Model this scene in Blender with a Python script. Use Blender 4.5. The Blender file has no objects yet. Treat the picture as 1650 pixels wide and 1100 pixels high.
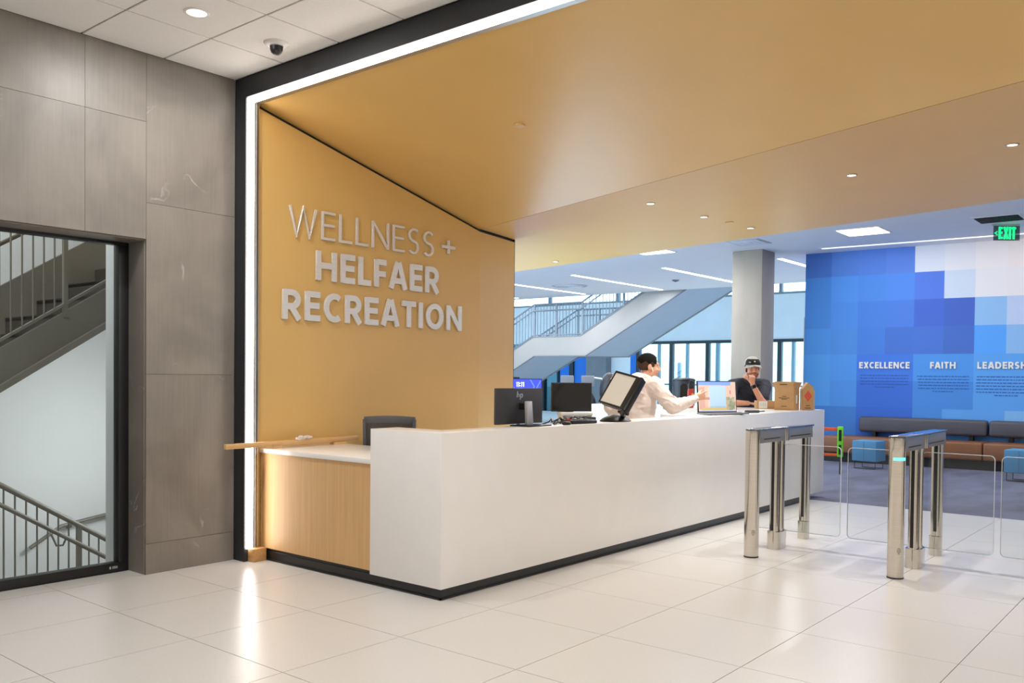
import bpy, bmesh, math, random
from mathutils import Vector, Matrix, noise
random.seed(7)
S = bpy.context.scene
COL = S.collection
PI = math.pi

# ------------------------------------------------------------------ camera, world, exposure
f_px, yaw, vh, pitch, roll = 1418.39, 0.687261, 635.76, -0.0207353, 0.0103557
F = Vector((math.cos(yaw), math.sin(yaw), 0)); R = Vector((math.sin(yaw), -math.cos(yaw), 0)); U = Vector((0, 0, 1))
F2 = F*math.cos(pitch)+U*math.sin(pitch); U2 = U*math.cos(pitch)-F*math.sin(pitch)
R3 = R*math.cos(roll)+U2*math.sin(roll); U3 = U2*math.cos(roll)-R*math.sin(roll)
cd = bpy.data.cameras.new('camera'); cam = bpy.data.objects.new('camera', cd); COL.objects.link(cam)
cd.sensor_width = 36; cd.lens = 36*f_px/1650; cd.shift_y = (vh-550)/1650; cd.clip_start = 0.05; cd.clip_end = 400
mw = Matrix.Identity(4)
for i in range(3):
    mw[i][0] = R3[i]; mw[i][1] = U3[i]; mw[i][2] = -F2[i]
mw[0][3], mw[1][3], mw[2][3] = 0, 0, 1.45
cam.matrix_world = mw
S.camera = cam
S.view_settings.view_transform = 'Standard'; S.view_settings.look = 'None'
S.view_settings.gamma = 1; S.view_settings.use_curve_mapping = False
S.view_settings.exposure = 0.0
S.cycles.use_denoising = True
S.cycles.max_bounces = 8; S.cycles.diffuse_bounces = 5; S.cycles.glossy_bounces = 4
S.cycles.transparent_max_bounces = 12; S.cycles.sample_clamp_indirect = 6.0
S.cycles.caustics_reflective = False; S.cycles.caustics_refractive = False

W = bpy.data.worlds.new('world'); S.world = W; W.use_nodes = True
bg = W.node_tree.nodes['Background']; bg.inputs[0].default_value = (0.57, 0.81, 1.0, 1); bg.inputs[1].default_value = 5.2


def area(name, loc, power, size, color=(1, 0.93, 0.85), direction=(0, 0, -1), shape='DISK', spread=PI, size_y=None):
    l = bpy.data.lights.new(name, 'AREA'); l.energy = power; l.shape = shape; l.size = size
    if size_y: l.size_y = size_y
    l.color = color; l.spread = spread
    o = bpy.data.objects.new(name, l); COL.objects.link(o); o.location = loc
    o.rotation_euler = Vector(direction).to_track_quat('-Z', 'Y').to_euler()
    return o


WARM = (1.0, 0.995, 0.985)
LOBBY_W, SOFFIT_W, BACK_W, STAIR_W, LED_E = 31, 11, 85, 40, 14.0


# ------------------------------------------------------------------ materials
def lin(c):
    return tuple((x/12.92 if x <= 0.04045 else ((x+0.055)/1.055)**2.4) for x in [v/255 for v in c])


def mat(name, c, rough=0.5, metal=0.0, spec=0.5, var=0.0, vscale=8.0, stretch=(1, 1, 1), bump=0.0, emit=None, estr=0.0, coat=0.0, alpha=None):
    m = bpy.data.materials.new(name); m.use_nodes = True
    nt = m.node_tree; b = nt.nodes['Principled BSDF']
    col = lin(c)
    b.inputs['Base Color'].default_value = (*col, 1); b.inputs['Roughness'].default_value = rough
    b.inputs['Metallic'].default_value = metal; b.inputs['Specular IOR Level'].default_value = spec
    b.inputs['Coat Weight'].default_value = coat
    if var > 0 or bump > 0:
        tc = nt.nodes.new('ShaderNodeTexCoord'); mp = nt.nodes.new('ShaderNodeMapping')
        mp.inputs['Scale'].default_value = stretch
        nz = nt.nodes.new('ShaderNodeTexNoise'); nz.inputs['Scale'].default_value = vscale; nz.inputs['Detail'].default_value = 6
        nt.links.new(tc.outputs['Object'], mp.inputs[0]); nt.links.new(mp.outputs[0], nz.inputs['Vector'])
        if var > 0:
            rp = nt.nodes.new('ShaderNodeValToRGB')
            rp.color_ramp.elements[0].position = 0.3; rp.color_ramp.elements[1].position = 0.7
            rp.color_ramp.elements[0].color = (*[x*(1-var) for x in col], 1)
            rp.color_ramp.elements[1].color = (*[min(1, x*(1+var)) for x in col], 1)
            nt.links.new(nz.outputs[0], rp.inputs[0]); nt.links.new(rp.outputs[0], b.inputs['Base Color'])
        if bump > 0:
            bp = nt.nodes.new('ShaderNodeBump'); bp.inputs['Strength'].default_value = bump; bp.inputs['Distance'].default_value = 0.01
            nt.links.new(nz.outputs[0], bp.inputs['Height']); nt.links.new(bp.outputs[0], b.inputs['Normal'])
    if emit:
        b.inputs['Emission Color'].default_value = (*lin(emit), 1); b.inputs['Emission Strength'].default_value = estr
    return m


def glass(name, tint=(1, 1, 1), refl=1.0, ior=1.45):
    m = bpy.data.materials.new(name); m.use_nodes = True; nt = m.node_tree
    nt.nodes.remove(nt.nodes['Principled BSDF'])
    out = nt.nodes['Material Output']; mx = nt.nodes.new('ShaderNodeMixShader'); tr = nt.nodes.new('ShaderNodeBsdfTransparent')
    gl = nt.nodes.new('ShaderNodeBsdfGlossy'); fr = nt.nodes.new('ShaderNodeFresnel'); fr.inputs[0].default_value = ior
    mu = nt.nodes.new('ShaderNodeMath'); mu.operation = 'MULTIPLY'; mu.inputs[1].default_value = refl
    tr.inputs[0].default_value = (*tint, 1); gl.inputs['Roughness'].default_value = 0.02
    nt.links.new(fr.outputs[0], mu.inputs[0]); nt.links.new(mu.outputs[0], mx.inputs[0])
    nt.links.new(tr.outputs[0], mx.inputs[1]); nt.links.new(gl.outputs[0], mx.inputs[2]); nt.links.new(mx.outputs[0], out.inputs[0])
    return m


def stone_mat(name, c, vein=0.5):
    m = mat(name, c, rough=0.42, spec=0.4)
    nt = m.node_tree; b = nt.nodes['Principled BSDF']; L = nt.links.new
    tc = nt.nodes.new('ShaderNodeTexCoord')
    oi = nt.nodes.new('ShaderNodeObjectInfo')
    add = nt.nodes.new('ShaderNodeVectorMath'); add.operation = 'ADD'
    sc = nt.nodes.new('ShaderNodeVectorMath'); sc.operation = 'SCALE'; sc.inputs['Scale'].default_value = 7.0
    cb = nt.nodes.new('ShaderNodeCombineXYZ'); L(oi.outputs['Random'], cb.inputs[0]); L(oi.outputs['Random'], cb.inputs[2])
    L(cb.outputs[0], sc.inputs[0]); L(tc.outputs['Object'], add.inputs[0]); L(sc.outputs[0], add.inputs[1])
    n1 = nt.nodes.new('ShaderNodeTexNoise'); n1.inputs['Scale'].default_value = 1.6; n1.inputs['Detail'].default_value = 8; n1.inputs['Distortion'].default_value = 0.8
    L(add.outputs[0], n1.inputs['Vector'])
    mp = nt.nodes.new('ShaderNodeMapping'); mp.inputs['Scale'].default_value = (60, 60, 2.5); L(add.outputs[0], mp.inputs[0])
    n2 = nt.nodes.new('ShaderNodeTexNoise'); n2.inputs['Scale'].default_value = 1.0; n2.inputs['Detail'].default_value = 3; L(mp.outputs[0], n2.inputs['Vector'])
    r1 = nt.nodes.new('ShaderNodeValToRGB'); col = lin(c)
    r1.color_ramp.elements[0].position = 0.3; r1.color_ramp.elements[1].position = 0.72
    r1.color_ramp.elements[0].color = (*[x*0.80 for x in col], 1); r1.color_ramp.elements[1].color = (*[x*1.18 for x in col], 1)
    L(n1.outputs[0], r1.inputs[0])
    r2 = nt.nodes.new('ShaderNodeValToRGB'); r2.color_ramp.elements[0].position = 0.3; r2.color_ramp.elements[1].position = 0.75
    r2.color_ramp.elements[0].color = (0.94, 0.94, 0.94, 1); r2.color_ramp.elements[1].color = (1.04, 1.04, 1.04, 1)
    L(n2.outputs[0], r2.inputs[0])
    mul = nt.nodes.new('ShaderNodeMixRGB'); mul.blend_type = 'MULTIPLY'; mul.inputs[0].default_value = 1
    L(r1.outputs[0], mul.inputs[1]); L(r2.outputs[0], mul.inputs[2])
    # thin pale veins
    n3 = nt.nodes.new('ShaderNodeTexNoise'); n3.inputs['Scale'].default_value = 1.1; n3.inputs['Detail'].default_value = 5; n3.inputs['Distortion'].default_value = 1.0
    L(add.outputs[0], n3.inputs['Vector'])
    r3 = nt.nodes.new('ShaderNodeValToRGB')
    r3.color_ramp.elements[0].position = 0.494; r3.color_ramp.elements[1].position = 0.506
    r3.color_ramp.elements[0].color = (0, 0, 0, 1); r3.color_ramp.elements[1].color = (0, 0, 0, 1)
    e = r3.color_ramp.elements.new(0.5); e.color = (1, 1, 1, 1)
    L(n3.outputs[0], r3.inputs[0])
    n4 = nt.nodes.new('ShaderNodeTexNoise'); n4.inputs['Scale'].default_value = 2.3; L(add.outputs[0], n4.inputs['Vector'])
    r4 = nt.nodes.new('ShaderNodeValToRGB'); r4.color_ramp.elements[0].position = 0.56; r4.color_ramp.elements[1].position = 0.66
    L(n4.outputs[0], r4.inputs[0])
    mm = nt.nodes.new('ShaderNodeMath'); mm.operation = 'MULTIPLY'; L(r3.outputs[0], mm.inputs[0]); L(r4.outputs[0], mm.inputs[1])
    m2 = nt.nodes.new('ShaderNodeMath'); m2.operation = 'MULTIPLY'; m2.inputs[1].default_value = vein; L(mm.outputs[0], m2.inputs[0])
    mx = nt.nodes.new('ShaderNodeMixRGB'); mx.inputs[2].default_value = (0.55, 0.52, 0.47, 1)
    L(m2.outputs[0], mx.inputs[0]); L(mul.outputs[0], mx.inputs[1]); L(mx.outputs[0], b.inputs['Base Color'])
    return m


def wood_mat(name, c, axis=2, dark=0.8):
    st = [26, 26, 26]; st[axis] = 0.9
    m = mat(name, c, rough=0.45, var=1-dark, vscale=1.6, stretch=tuple(st))
    return m


M = {}
M['floor_tile'] = mat('terrazzo floor tile', (211, 207, 202), rough=0.28, spec=0.45, var=0.035, vscale=90)
M['grout'] = mat('dark grout', (128, 118, 108), rough=0.9)
M['ceiling_tile'] = mat('white ceiling tile', (240, 238, 235), rough=0.9, var=0.02, vscale=60)
M['ceiling_grid'] = mat('grey tee grid', (165, 158, 150), rough=0.6)
M['ceiling'] = mat('painted ceiling', (238, 238, 238), rough=0.9, var=0.015, vscale=3)
M['wall_white'] = mat('white paint', (232, 231, 228), rough=0.85, var=0.015, vscale=4)
M['stone'] = stone_mat('brown grey porcelain stone', (134, 127, 119), vein=.8)
M['stone_joint'] = mat('stone joint', (96, 88, 80), rough=0.9)
M['black_frame'] = mat('black aluminium', (24, 25, 26), rough=0.4, var=0.05, vscale=20)
M['fascia'] = mat('charcoal fascia', (36, 37, 41), rough=0.5, var=0.04, vscale=5)
M['gold'] = mat('satin gold panel', (217, 177, 105), rough=0.36, spec=0.8, var=0.02, vscale=2)
M['led'] = mat('led diffuser', (255, 255, 255), rough=0.5, emit=(255, 246, 238), estr=LED_E)
M['strip'] = mat('ceiling strip diffuser', (255, 255, 255), emit=(246, 248, 255), estr=6.0)
M['panel_light'] = mat('panel diffuser', (255, 255, 255), emit=(255, 250, 244), estr=4.0)
M['slot_diffuser'] = mat('slot diffuser', (255, 255, 255), emit=(255, 250, 244), estr=1.0)
M['lamp'] = mat('downlight lens', (255, 255, 255), emit=(255, 244, 230), estr=3.0)
M['alu'] = mat('brushed aluminium', (190, 188, 184), rough=0.35, metal=1.0)
M['letter'] = mat('brushed steel letters', (232, 229, 224), rough=0.32, metal=0.4, var=0.04, vscale=2, stretch=(1, 1, 30))
M['steel'] = mat('brushed stainless', (212, 206, 196), rough=0.15, metal=1.0, var=0.05, vscale=2, stretch=(1, 1, 60))
M['steel_dark'] = mat('grey stainless', (150, 148, 144), rough=0.38, metal=0.55, var=0.04, vscale=2, stretch=(30, 1, 1))
M['glass_lid'] = mat('black glass lid', (70, 72, 78), rough=0.06, spec=0.9, coat=1.0)
M['corian'] = mat('white solid surface', (238, 235, 231), rough=0.22, spec=0.5, var=0.012, vscale=6)
M['toe'] = mat('black toe kick', (28, 28, 28), rough=0.3, var=0.05, vscale=9)
M['oak'] = wood_mat('light oak veneer', (212, 170, 116), axis=2, dark=0.92)
M['oak_x'] = wood_mat('pale pine board', (214, 172, 118), axis=0, dark=0.86)
M['ply'] = wood_mat('plywood', (190, 146, 92), axis=1, dark=0.85)
M['carpet'] = mat('blue grey carpet', (94, 97, 120), rough=0.95, var=0.30, vscale=1.3, stretch=(1, 2.5, 1), bump=0.2)
M['atrium_bounce_floor'] = mat('pale atrium bounce floor', (166, 166, 166), rough=0.5, var=0.03, vscale=2)
M['facade_glass'] = mat('facade glass', (196, 216, 224), rough=0.3)
M['concrete'] = mat('board formed concrete', (164, 155, 144), rough=0.8, var=0.08, vscale=3, stretch=(1, 1, 0.35), bump=0.08)
M['stair_taupe'] = mat('taupe painted steel', (112, 105, 92), rough=0.45, var=0.03, vscale=6)
M['tread_dark'] = mat('dark brown tread', (62, 55, 48), rough=0.7, var=0.05, vscale=12)
M['rail_grey'] = mat('pale grey rail', (122, 130, 140), rough=0.4, var=0.02, vscale=8)
M['stair_soffit'] = mat('stair soffit paint', (186, 198, 212), rough=0.8, var=0.02, vscale=3)
M['stringer'] = mat('pale grey stringer', (158, 155, 151), rough=0.6, var=0.015, vscale=3)
M['glass'] = glass('clear glass', (0.93, 0.97, 0.97))
M['glass_teal'] = glass('tinted glass', (0.16, 0.26, 0.30))
M['acrylic'] = glass('wing glass', (0.955, 0.97, 0.97), refl=1.0)
M['glass_edge'] = mat('polished glass edge', (205, 214, 214), rough=0.15, spec=0.8)
M['blue_wall'] = mat('blue painted wall', (40, 118, 214), rough=0.7, var=0.02, vscale=2)
M['pale_blue'] = mat('pale blue paint', (226, 230, 236), rough=0.8, var=0.02, vscale=2)
M['mid_grey'] = mat('grey panel', (120, 124, 132), rough=0.7, var=0.05, vscale=5)
M['frame_dark'] = mat('dark teal mullion', (30, 44, 52), rough=0.4, var=0.05, vscale=9)
M['black_plastic'] = mat('black plastic', (22, 22, 24), rough=0.4, var=0.08, vscale=20)
M['dark_plastic'] = mat('dark grey plastic', (52, 52, 55), rough=0.45, var=0.05, vscale=15)
M['monitor_back'] = mat('monitor back plastic', (56, 56, 60), rough=0.5, var=0.03, vscale=10)
M['silver'] = mat('silver plastic', (196, 196, 198), rough=0.35, metal=0.5, var=0.02, vscale=9)
M['white_plastic'] = mat('white plastic', (232, 230, 226), rough=0.4, var=0.02, vscale=9)
M['screen_off'] = mat('switched off screen', (20, 19, 18), rough=0.12, spec=0.6)
M['mesh_fabric'] = mat('chair mesh', (72, 68, 62), rough=0.9, var=0.12, vscale=120)
M['chair_grey'] = mat('chair grey plastic', (84, 84, 88), rough=0.5, var=0.03, vscale=14)
M['page'] = mat('blank paper page', (222, 218, 208), rough=0.6, var=0.02, vscale=4)
M['cardboard'] = mat('kraft cardboard', (190, 148, 102), rough=0.8, var=0.05, vscale=14)
M['print_black'] = mat('matt black', (14, 14, 15), rough=0.95, spec=0.1)
M['print_dark'] = mat('dark print', (70, 56, 44), rough=0.8)
M['print_red'] = mat('red print', (214, 84, 66), rough=0.7)
M['print_white'] = mat('white print', (236, 234, 228), rough=0.7)
M['steel_tin'] = mat('silver tin', (190, 190, 196), rough=0.4, metal=0.4)
M['leather_brown'] = mat('brown vinyl', (128, 84, 55), rough=0.45, var=0.06, vscale=5)
M['leather_grey'] = mat('charcoal vinyl', (76, 76, 86), rough=0.5, var=0.05, vscale=5)
M['ottoman_blue'] = mat('blue upholstery', (78, 132, 172), rough=0.85, var=0.04, vscale=30)
M['black_wire'] = mat('black wire', (20, 20, 22), rough=0.4)
M['orange'] = mat('orange plastic', (236, 96, 38), rough=0.45, var=0.03, vscale=20)
M['green'] = mat('lime green plastic', (112, 214, 44), rough=0.45, var=0.03, vscale=20)
M['exit_green'] = mat('exit letters', (0, 225, 140), emit=(0, 235, 140), estr=1.0)
M['exit_dark'] = glass('exit acrylic', (0.35, 0.42, 0.40))
M['green_led'] = mat('green indicator', (120, 255, 200), emit=(70, 255, 190), estr=2.2)
M['skin'] = mat('skin', (226, 172, 142), rough=0.55, var=0.05, vscale=16)
M['skin2'] = mat('skin warm', (220, 158, 128), rough=0.55, var=0.05, vscale=16)
M['hair'] = mat('black hair', (20, 17, 16), rough=0.9, spec=0.15, var=0.2, vscale=120)
M['hair_fade'] = mat('cropped hair', (78, 58, 48), rough=0.9, spec=0.15, var=0.12, vscale=150)
M['man_hair'] = mat('dark brown hair', (44, 34, 28), rough=0.9, spec=0.15, var=0.15, vscale=120)
M['beard'] = mat('brown stubble', (158, 108, 86), rough=0.8, var=0.15, vscale=140)
M['hoodie'] = mat('cream pink cotton', (230, 214, 206), rough=0.9, var=0.025, vscale=9, bump=0.12)
M['navy'] = mat('navy cotton', (54, 56, 70), rough=0.85, var=0.07, vscale=9, bump=0.12)
M['trousers'] = mat('dark trousers', (44, 46, 54), rough=0.9, var=0.06, vscale=12)
M['shoe'] = mat('dark shoe', (40, 38, 38), rough=0.6, var=0.05, vscale=20)
M['eye_white'] = mat('eye white', (228, 222, 216), rough=0.3)
M['eye_dark'] = mat('eye dark', (36, 26, 22), rough=0.3)
M['lips'] = mat('lips', (188, 112, 100), rough=0.5)
M['cap_white'] = mat('off white cap cloth', (186, 180, 171), rough=0.9, var=0.03, vscale=30)
M['cap_black'] = mat('black cap cloth', (40, 40, 40), rough=0.9, var=0.15, vscale=30)
M['watch'] = mat('watch blue black', (40, 58, 72), rough=0.3)
M['bottle_red'] = mat('red bottle', (200, 54, 44), rough=0.35, var=0.03, vscale=10)
M['bottle_tan'] = mat('tan sticker', (222, 178, 120), rough=0.5)
M['plastic_wrap'] = mat('crumpled clear film', (214, 204, 196), rough=0.15, spec=0.8)
M['facade'] = mat('pale facade', (214, 226, 230), rough=0.9, var=0.03, vscale=1)
M['facade_win'] = mat('facade window', (116, 156, 176), rough=0.3)
M['pavement'] = mat('pale pavement', (190, 198, 200), rough=0.9, var=0.04, vscale=1)


def image_screen(name, build):
    m = bpy.data.materials.new(name); m.use_nodes = True
    return m


# ------------------------------------------------------------------ mesh helpers
class MB:
    def __init__(s): s.v = []; s.f = []

    def add(s, vs, fs):
        o = len(s.v); s.v += [tuple(v) for v in vs]; s.f += [tuple(i+o for i in f) for f in fs]; return s

    def box(s, x0, x1, y0, y1, z0, z1):
        return s.add([(x0, y0, z0), (x1, y0, z0), (x1, y1, z0), (x0, y1, z0), (x0, y0, z1), (x1, y0, z1), (x1, y1, z1), (x0, y1, z1)],
                     [(0, 3, 2, 1), (4, 5, 6, 7), (0, 1, 5, 4), (1, 2, 6, 5), (2, 3, 7, 6), (3, 0, 4, 7)])

    def obox(s, c, ax, ay, az, sx, sy, sz):
        c = Vector(c); ax, ay, az = Vector(ax).normalized(), Vector(ay).normalized(), Vector(az).normalized()
        vs = [c+ax*(i*sx/2)+ay*(j*sy/2)+az*(k*sz/2) for k in (-1, 1) for i, j in ((-1, -1), (1, -1), (1, 1), (-1, 1))]
        return s.add(vs, [(0, 3, 2, 1), (4, 5, 6, 7), (0, 1, 5, 4), (1, 2, 6, 5), (2, 3, 7, 6), (3, 0, 4, 7)])

    def rbox(s, c, size, rz):
        a = (math.cos(rz), math.sin(rz), 0); b = (-math.sin(rz), math.cos(rz), 0)
        return s.obox(c, a, b, (0, 0, 1), *size)

    def prism(s, poly, axis, a, b):
        n = len(poly)
        def p(q, t):
            return {'x': (t, q[0], q[1]), 'y': (q[0], t, q[1]), 'z': (q[0], q[1], t)}[axis]
        vs = [p(q, a) for q in poly]+[p(q, b) for q in poly]
        fs = [tuple(range(n))[::-1], tuple(range(n, 2*n))]+[(i, (i+1) % n, n+(i+1) % n, n+i) for i in range(n)]
        return s.add(vs, fs)

    def slab(s, pts, thick):
        """solid from a planar 3d polygon, extruded along vector thick"""
        n = len(pts); t = Vector(thick)
        vs = [Vector(p) for p in pts]+[Vector(p)+t for p in pts]
        return s.add(vs, [tuple(range(n))[::-1], tuple(range(n, 2*n))]+[(i, (i+1) % n, n+(i+1) % n, n+i) for i in range(n)])

    def tube(s, pts, r, n=10, r1=None):
        pts = [Vector(p) for p in pts]; k = len(pts); rs = [r if r1 is None else r+(r1-r)*i/(k-1) for i in range(k)]
        rings = []; up = None
        for i, p in enumerate(pts):
            d = ((pts[i+1]-p) if i == 0 else (p-pts[i-1]) if i == k-1 else ((pts[i+1]-p).normalized()+(p-pts[i-1]).normalized()))
            d = d.normalized()
            if up is None: up = Vector((0, 0, 1)) if abs(d.z) < 0.9 else Vector((1, 0, 0))
            a = d.cross(up).normalized(); b = a.cross(d).normalized(); up = b
            rings.append([p+(a*math.cos(2*PI*j/n)+b*math.sin(2*PI*j/n))*rs[i] for j in range(n)])
        vs = [v for rg in rings for v in rg]; fs = []
        for i in range(k-1):
            for j in range(n):
                fs.append((i*n+j, i*n+(j+1) % n, (i+1)*n+(j+1) % n, (i+1)*n+j))
        fs.append(tuple(range(n))[::-1]); fs.append(tuple((k-1)*n+j for j in range(n)))
        return s.add(vs, fs)

    def lathe(s, prof, c=(0, 0, 0), n=24, sx=1, sy=1, ring=False):
        c = Vector(c); vs = []; fs = []; k = len(prof)
        for r, z in prof:
            for j in range(n):
                vs.append(c+Vector((r*sx*math.cos(2*PI*j/n), r*sy*math.sin(2*PI*j/n), z)))
        for i in range(k-1):
            for j in range(n):
                fs.append((i*n+j, i*n+(j+1) % n, (i+1)*n+(j+1) % n, (i+1)*n+j))
        if ring:
            for j in range(n):
                fs.append(((k-1)*n+j, (k-1)*n+(j+1) % n, (j+1) % n, j))
        else:
            fs.append(tuple(range(n))[::-1]); fs.append(tuple((k-1)*n+j for j in range(n)))
        return s.add(vs, fs)

    def ell(s, c, rad, rot=None, nu=14, nv=9):
        c = Vector(c); rot = rot or Matrix.Identity(3); vs = []; fs = []
        for i in range(1, nv):
            t = PI*i/nv
            for j in range(nu):
                a = 2*PI*j/nu
                vs.append(c+rot @ Vector((rad[0]*math.sin(t)*math.cos(a), rad[1]*math.sin(t)*math.sin(a), rad[2]*math.cos(t))))
        top = len(vs); vs.append(c+rot @ Vector((0, 0, rad[2]))); vs.append(c+rot @ Vector((0, 0, -rad[2])))
        for i in range(nv-2):
            for j in range(nu):
                fs.append((i*nu+j, (i+1)*nu+j, (i+1)*nu+(j+1) % nu, i*nu+(j+1) % nu))
        for j in range(nu):
            fs.append((top, j, (j+1) % nu)); fs.append((top+1, (nv-2)*nu+(j+1) % nu, (nv-2)*nu+j))
        return s.add(vs, fs)

    def cap(s, p0, p1, r0, r1, n=12):
        """tapered capsule"""
        p0, p1 = Vector(p0), Vector(p1); d = (p1-p0); L = max(d.length, 1e-5); d = d/L
        up = Vector((0, 0, 1)) if abs(d.z) < 0.9 else Vector((1, 0, 0)); a = d.cross(up).normalized(); b = a.cross(d)
        prof = [(r0*math.sin(t), -r0*math.cos(t)) for t in (0.25, 0.7, 1.15, PI/2)]+[(r1*math.sin(t), L-r1*math.cos(t)) for t in (PI/2, 2.0, 2.45, 2.9)]
        vs = []; fs = []
        for r, z in prof:
            for j in range(n):
                vs.append(p0+d*z+(a*math.cos(2*PI*j/n)+b*math.sin(2*PI*j/n))*r)
        for i in range(len(prof)-1):
            for j in range(n):
                fs.append((i*n+j, i*n+(j+1) % n, (i+1)*n+(j+1) % n, (i+1)*n+j))
        fs.append(tuple(range(n))[::-1]); fs.append(tuple((len(prof)-1)*n+j for j in range(n)))
        return s.add(vs, fs)

    def ribbon(s, pts, t, org, ex, ey, depth, closed=False):
        """flat stroke of width t along 2d pts, in plane org+ex*x+ey*y, raised by vector depth"""
        P = [Vector((p[0], p[1])) for p in pts]; n = len(P); L = []; Rr = []
        for i, p in enumerate(P):
            a = P[i-1] if (i > 0 or closed) else None; b = P[(i+1) % n] if (i < n-1 or closed) else None
            d0 = (p-a).normalized() if a is not None else (b-p).normalized(); d1 = (b-p).normalized() if b is not None else d0
            n0 = Vector((-d0.y, d0.x)); n1 = Vector((-d1.y, d1.x)); m = (n0+n1)
            m = m/max(m.length_squared/2, 0.35)
            L.append(p+m*t/2); Rr.append(p-m*t/2)
        org, ex, ey, dp = Vector(org), Vector(ex), Vector(ey), Vector(depth)
        vs = []
        for q in L+Rr:
            w = org+ex*q.x+ey*q.y; vs += [w, w+dp]
        fs = []; g = lambda side, i, k: 2*(side*n+(i % n))+k
        for i in range(n if closed else n-1):
            fs += [(g(0, i, 1), g(1, i, 1), g(1, i+1, 1), g(0, i+1, 1)), (g(0, i, 0), g(0, i+1, 0), g(1, i+1, 0), g(1, i, 0)),
                   (g(0, i, 0), g(0, i, 1), g(0, i+1, 1), g(0, i+1, 0)), (g(1, i, 0), g(1, i+1, 0), g(1, i+1, 1), g(1, i, 1))]
        if not closed:
            fs += [(g(0, 0, 0), g(1, 0, 0), g(1, 0, 1), g(0, 0, 1)), (g(0, n-1, 0), g(0, n-1, 1), g(1, n-1, 1), g(1, n-1, 0))]
        return s.add(vs, fs)


def root_of(o):
    while o.parent: o = o.parent
    return o


def make_mesh(name, mb, bevel=0.0, smooth=False, seg=2):
    me = bpy.data.meshes.new(name); me.from_pydata(mb.v, [], mb.f)
    bm = bmesh.new(); bm.from_mesh(me)
    bmesh.ops.recalc_face_normals(bm, faces=bm.faces)
    if bevel > 0:
        ed = [e for e in bm.edges if len(e.link_faces) == 2 and e.calc_face_angle(0) > 0.5]
        bmesh.ops.bevel(bm, geom=ed, offset=bevel, segments=seg, profile=0.5, affect='EDGES', clamp_overlap=True)
    bm.to_mesh(me); bm.free()
    if smooth or bevel > 0:
        for p in me.polygons: p.use_smooth = True
        me.set_sharp_from_angle(angle=math.radians(38))
    return me


def part(name, mb, m, parent, bevel=0.0, smooth=False, label=None, seg=2, stuff=False):
    """mesh part given in world coordinates, child of parent"""
    r = root_of(parent)
    mi = (Matrix.Translation(r.location) @ Matrix.Rotation(r.rotation_euler.z, 4, 'Z')).inverted()
    mb.v = [tuple(mi @ Vector(v)) for v in mb.v]
    o = bpy.data.objects.new(name, make_mesh(name, mb, bevel, smooth, seg)); COL.objects.link(o)
    o.data.materials.append(M[m] if isinstance(m, str) else m); o.parent = parent
    if label: o['label'] = label
    if stuff: o['kind'] = 'stuff'
    return o


def thing(name, label, cat, loc=(0, 0, 0), rz=0, group=None, kind=None):
    o = bpy.data.objects.new(name, None); COL.objects.link(o); o.empty_display_size = 0.1
    o.location = loc; o.rotation_euler = (0, 0, rz)
    if label: o['label'] = label
    if cat: o['category'] = cat
    if group: o['group'] = group
    if kind: o['kind'] = kind
    return o


def solo(name, mb, m, label=None, cat=None, group=None, kind=None, bevel=0.0, smooth=False, seg=2):
    xs = [v[0] for v in mb.v]; ys = [v[1] for v in mb.v]; zs = [v[2] for v in mb.v]
    c = Vector(((min(xs)+max(xs))/2, (min(ys)+max(ys))/2, min(zs)))
    mb.v = [tuple(Vector(v)-c) for v in mb.v]
    o = bpy.data.objects.new(name, make_mesh(name, mb, bevel, smooth, seg)); COL.objects.link(o); o.location = c
    o.data.materials.append(M[m] if isinstance(m, str) else m)
    if label: o['label'] = label
    if cat: o['category'] = cat
    if group: o['group'] = group
    if kind: o['kind'] = kind
    return o


def struct(name, mb, m, bevel=0.0, smooth=False):
    return solo(name, mb, m, kind='structure', bevel=bevel, smooth=smooth)


def copy_tree(o, parent=None):
    c = o.copy(); COL.objects.link(c)
    if parent: c.parent = parent
    for ch in list(o.children): copy_tree(ch, c)
    return c


# ------------------------------------------------------------------ stroke lettering
def arc(cx, cy, rx, ry, a0, a1, n=12):
    return [(cx+rx*math.cos(math.radians(a0+(a1-a0)*i/n)), cy+ry*math.sin(math.radians(a0+(a1-a0)*i/n))) for i in range(n+1)]


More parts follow.
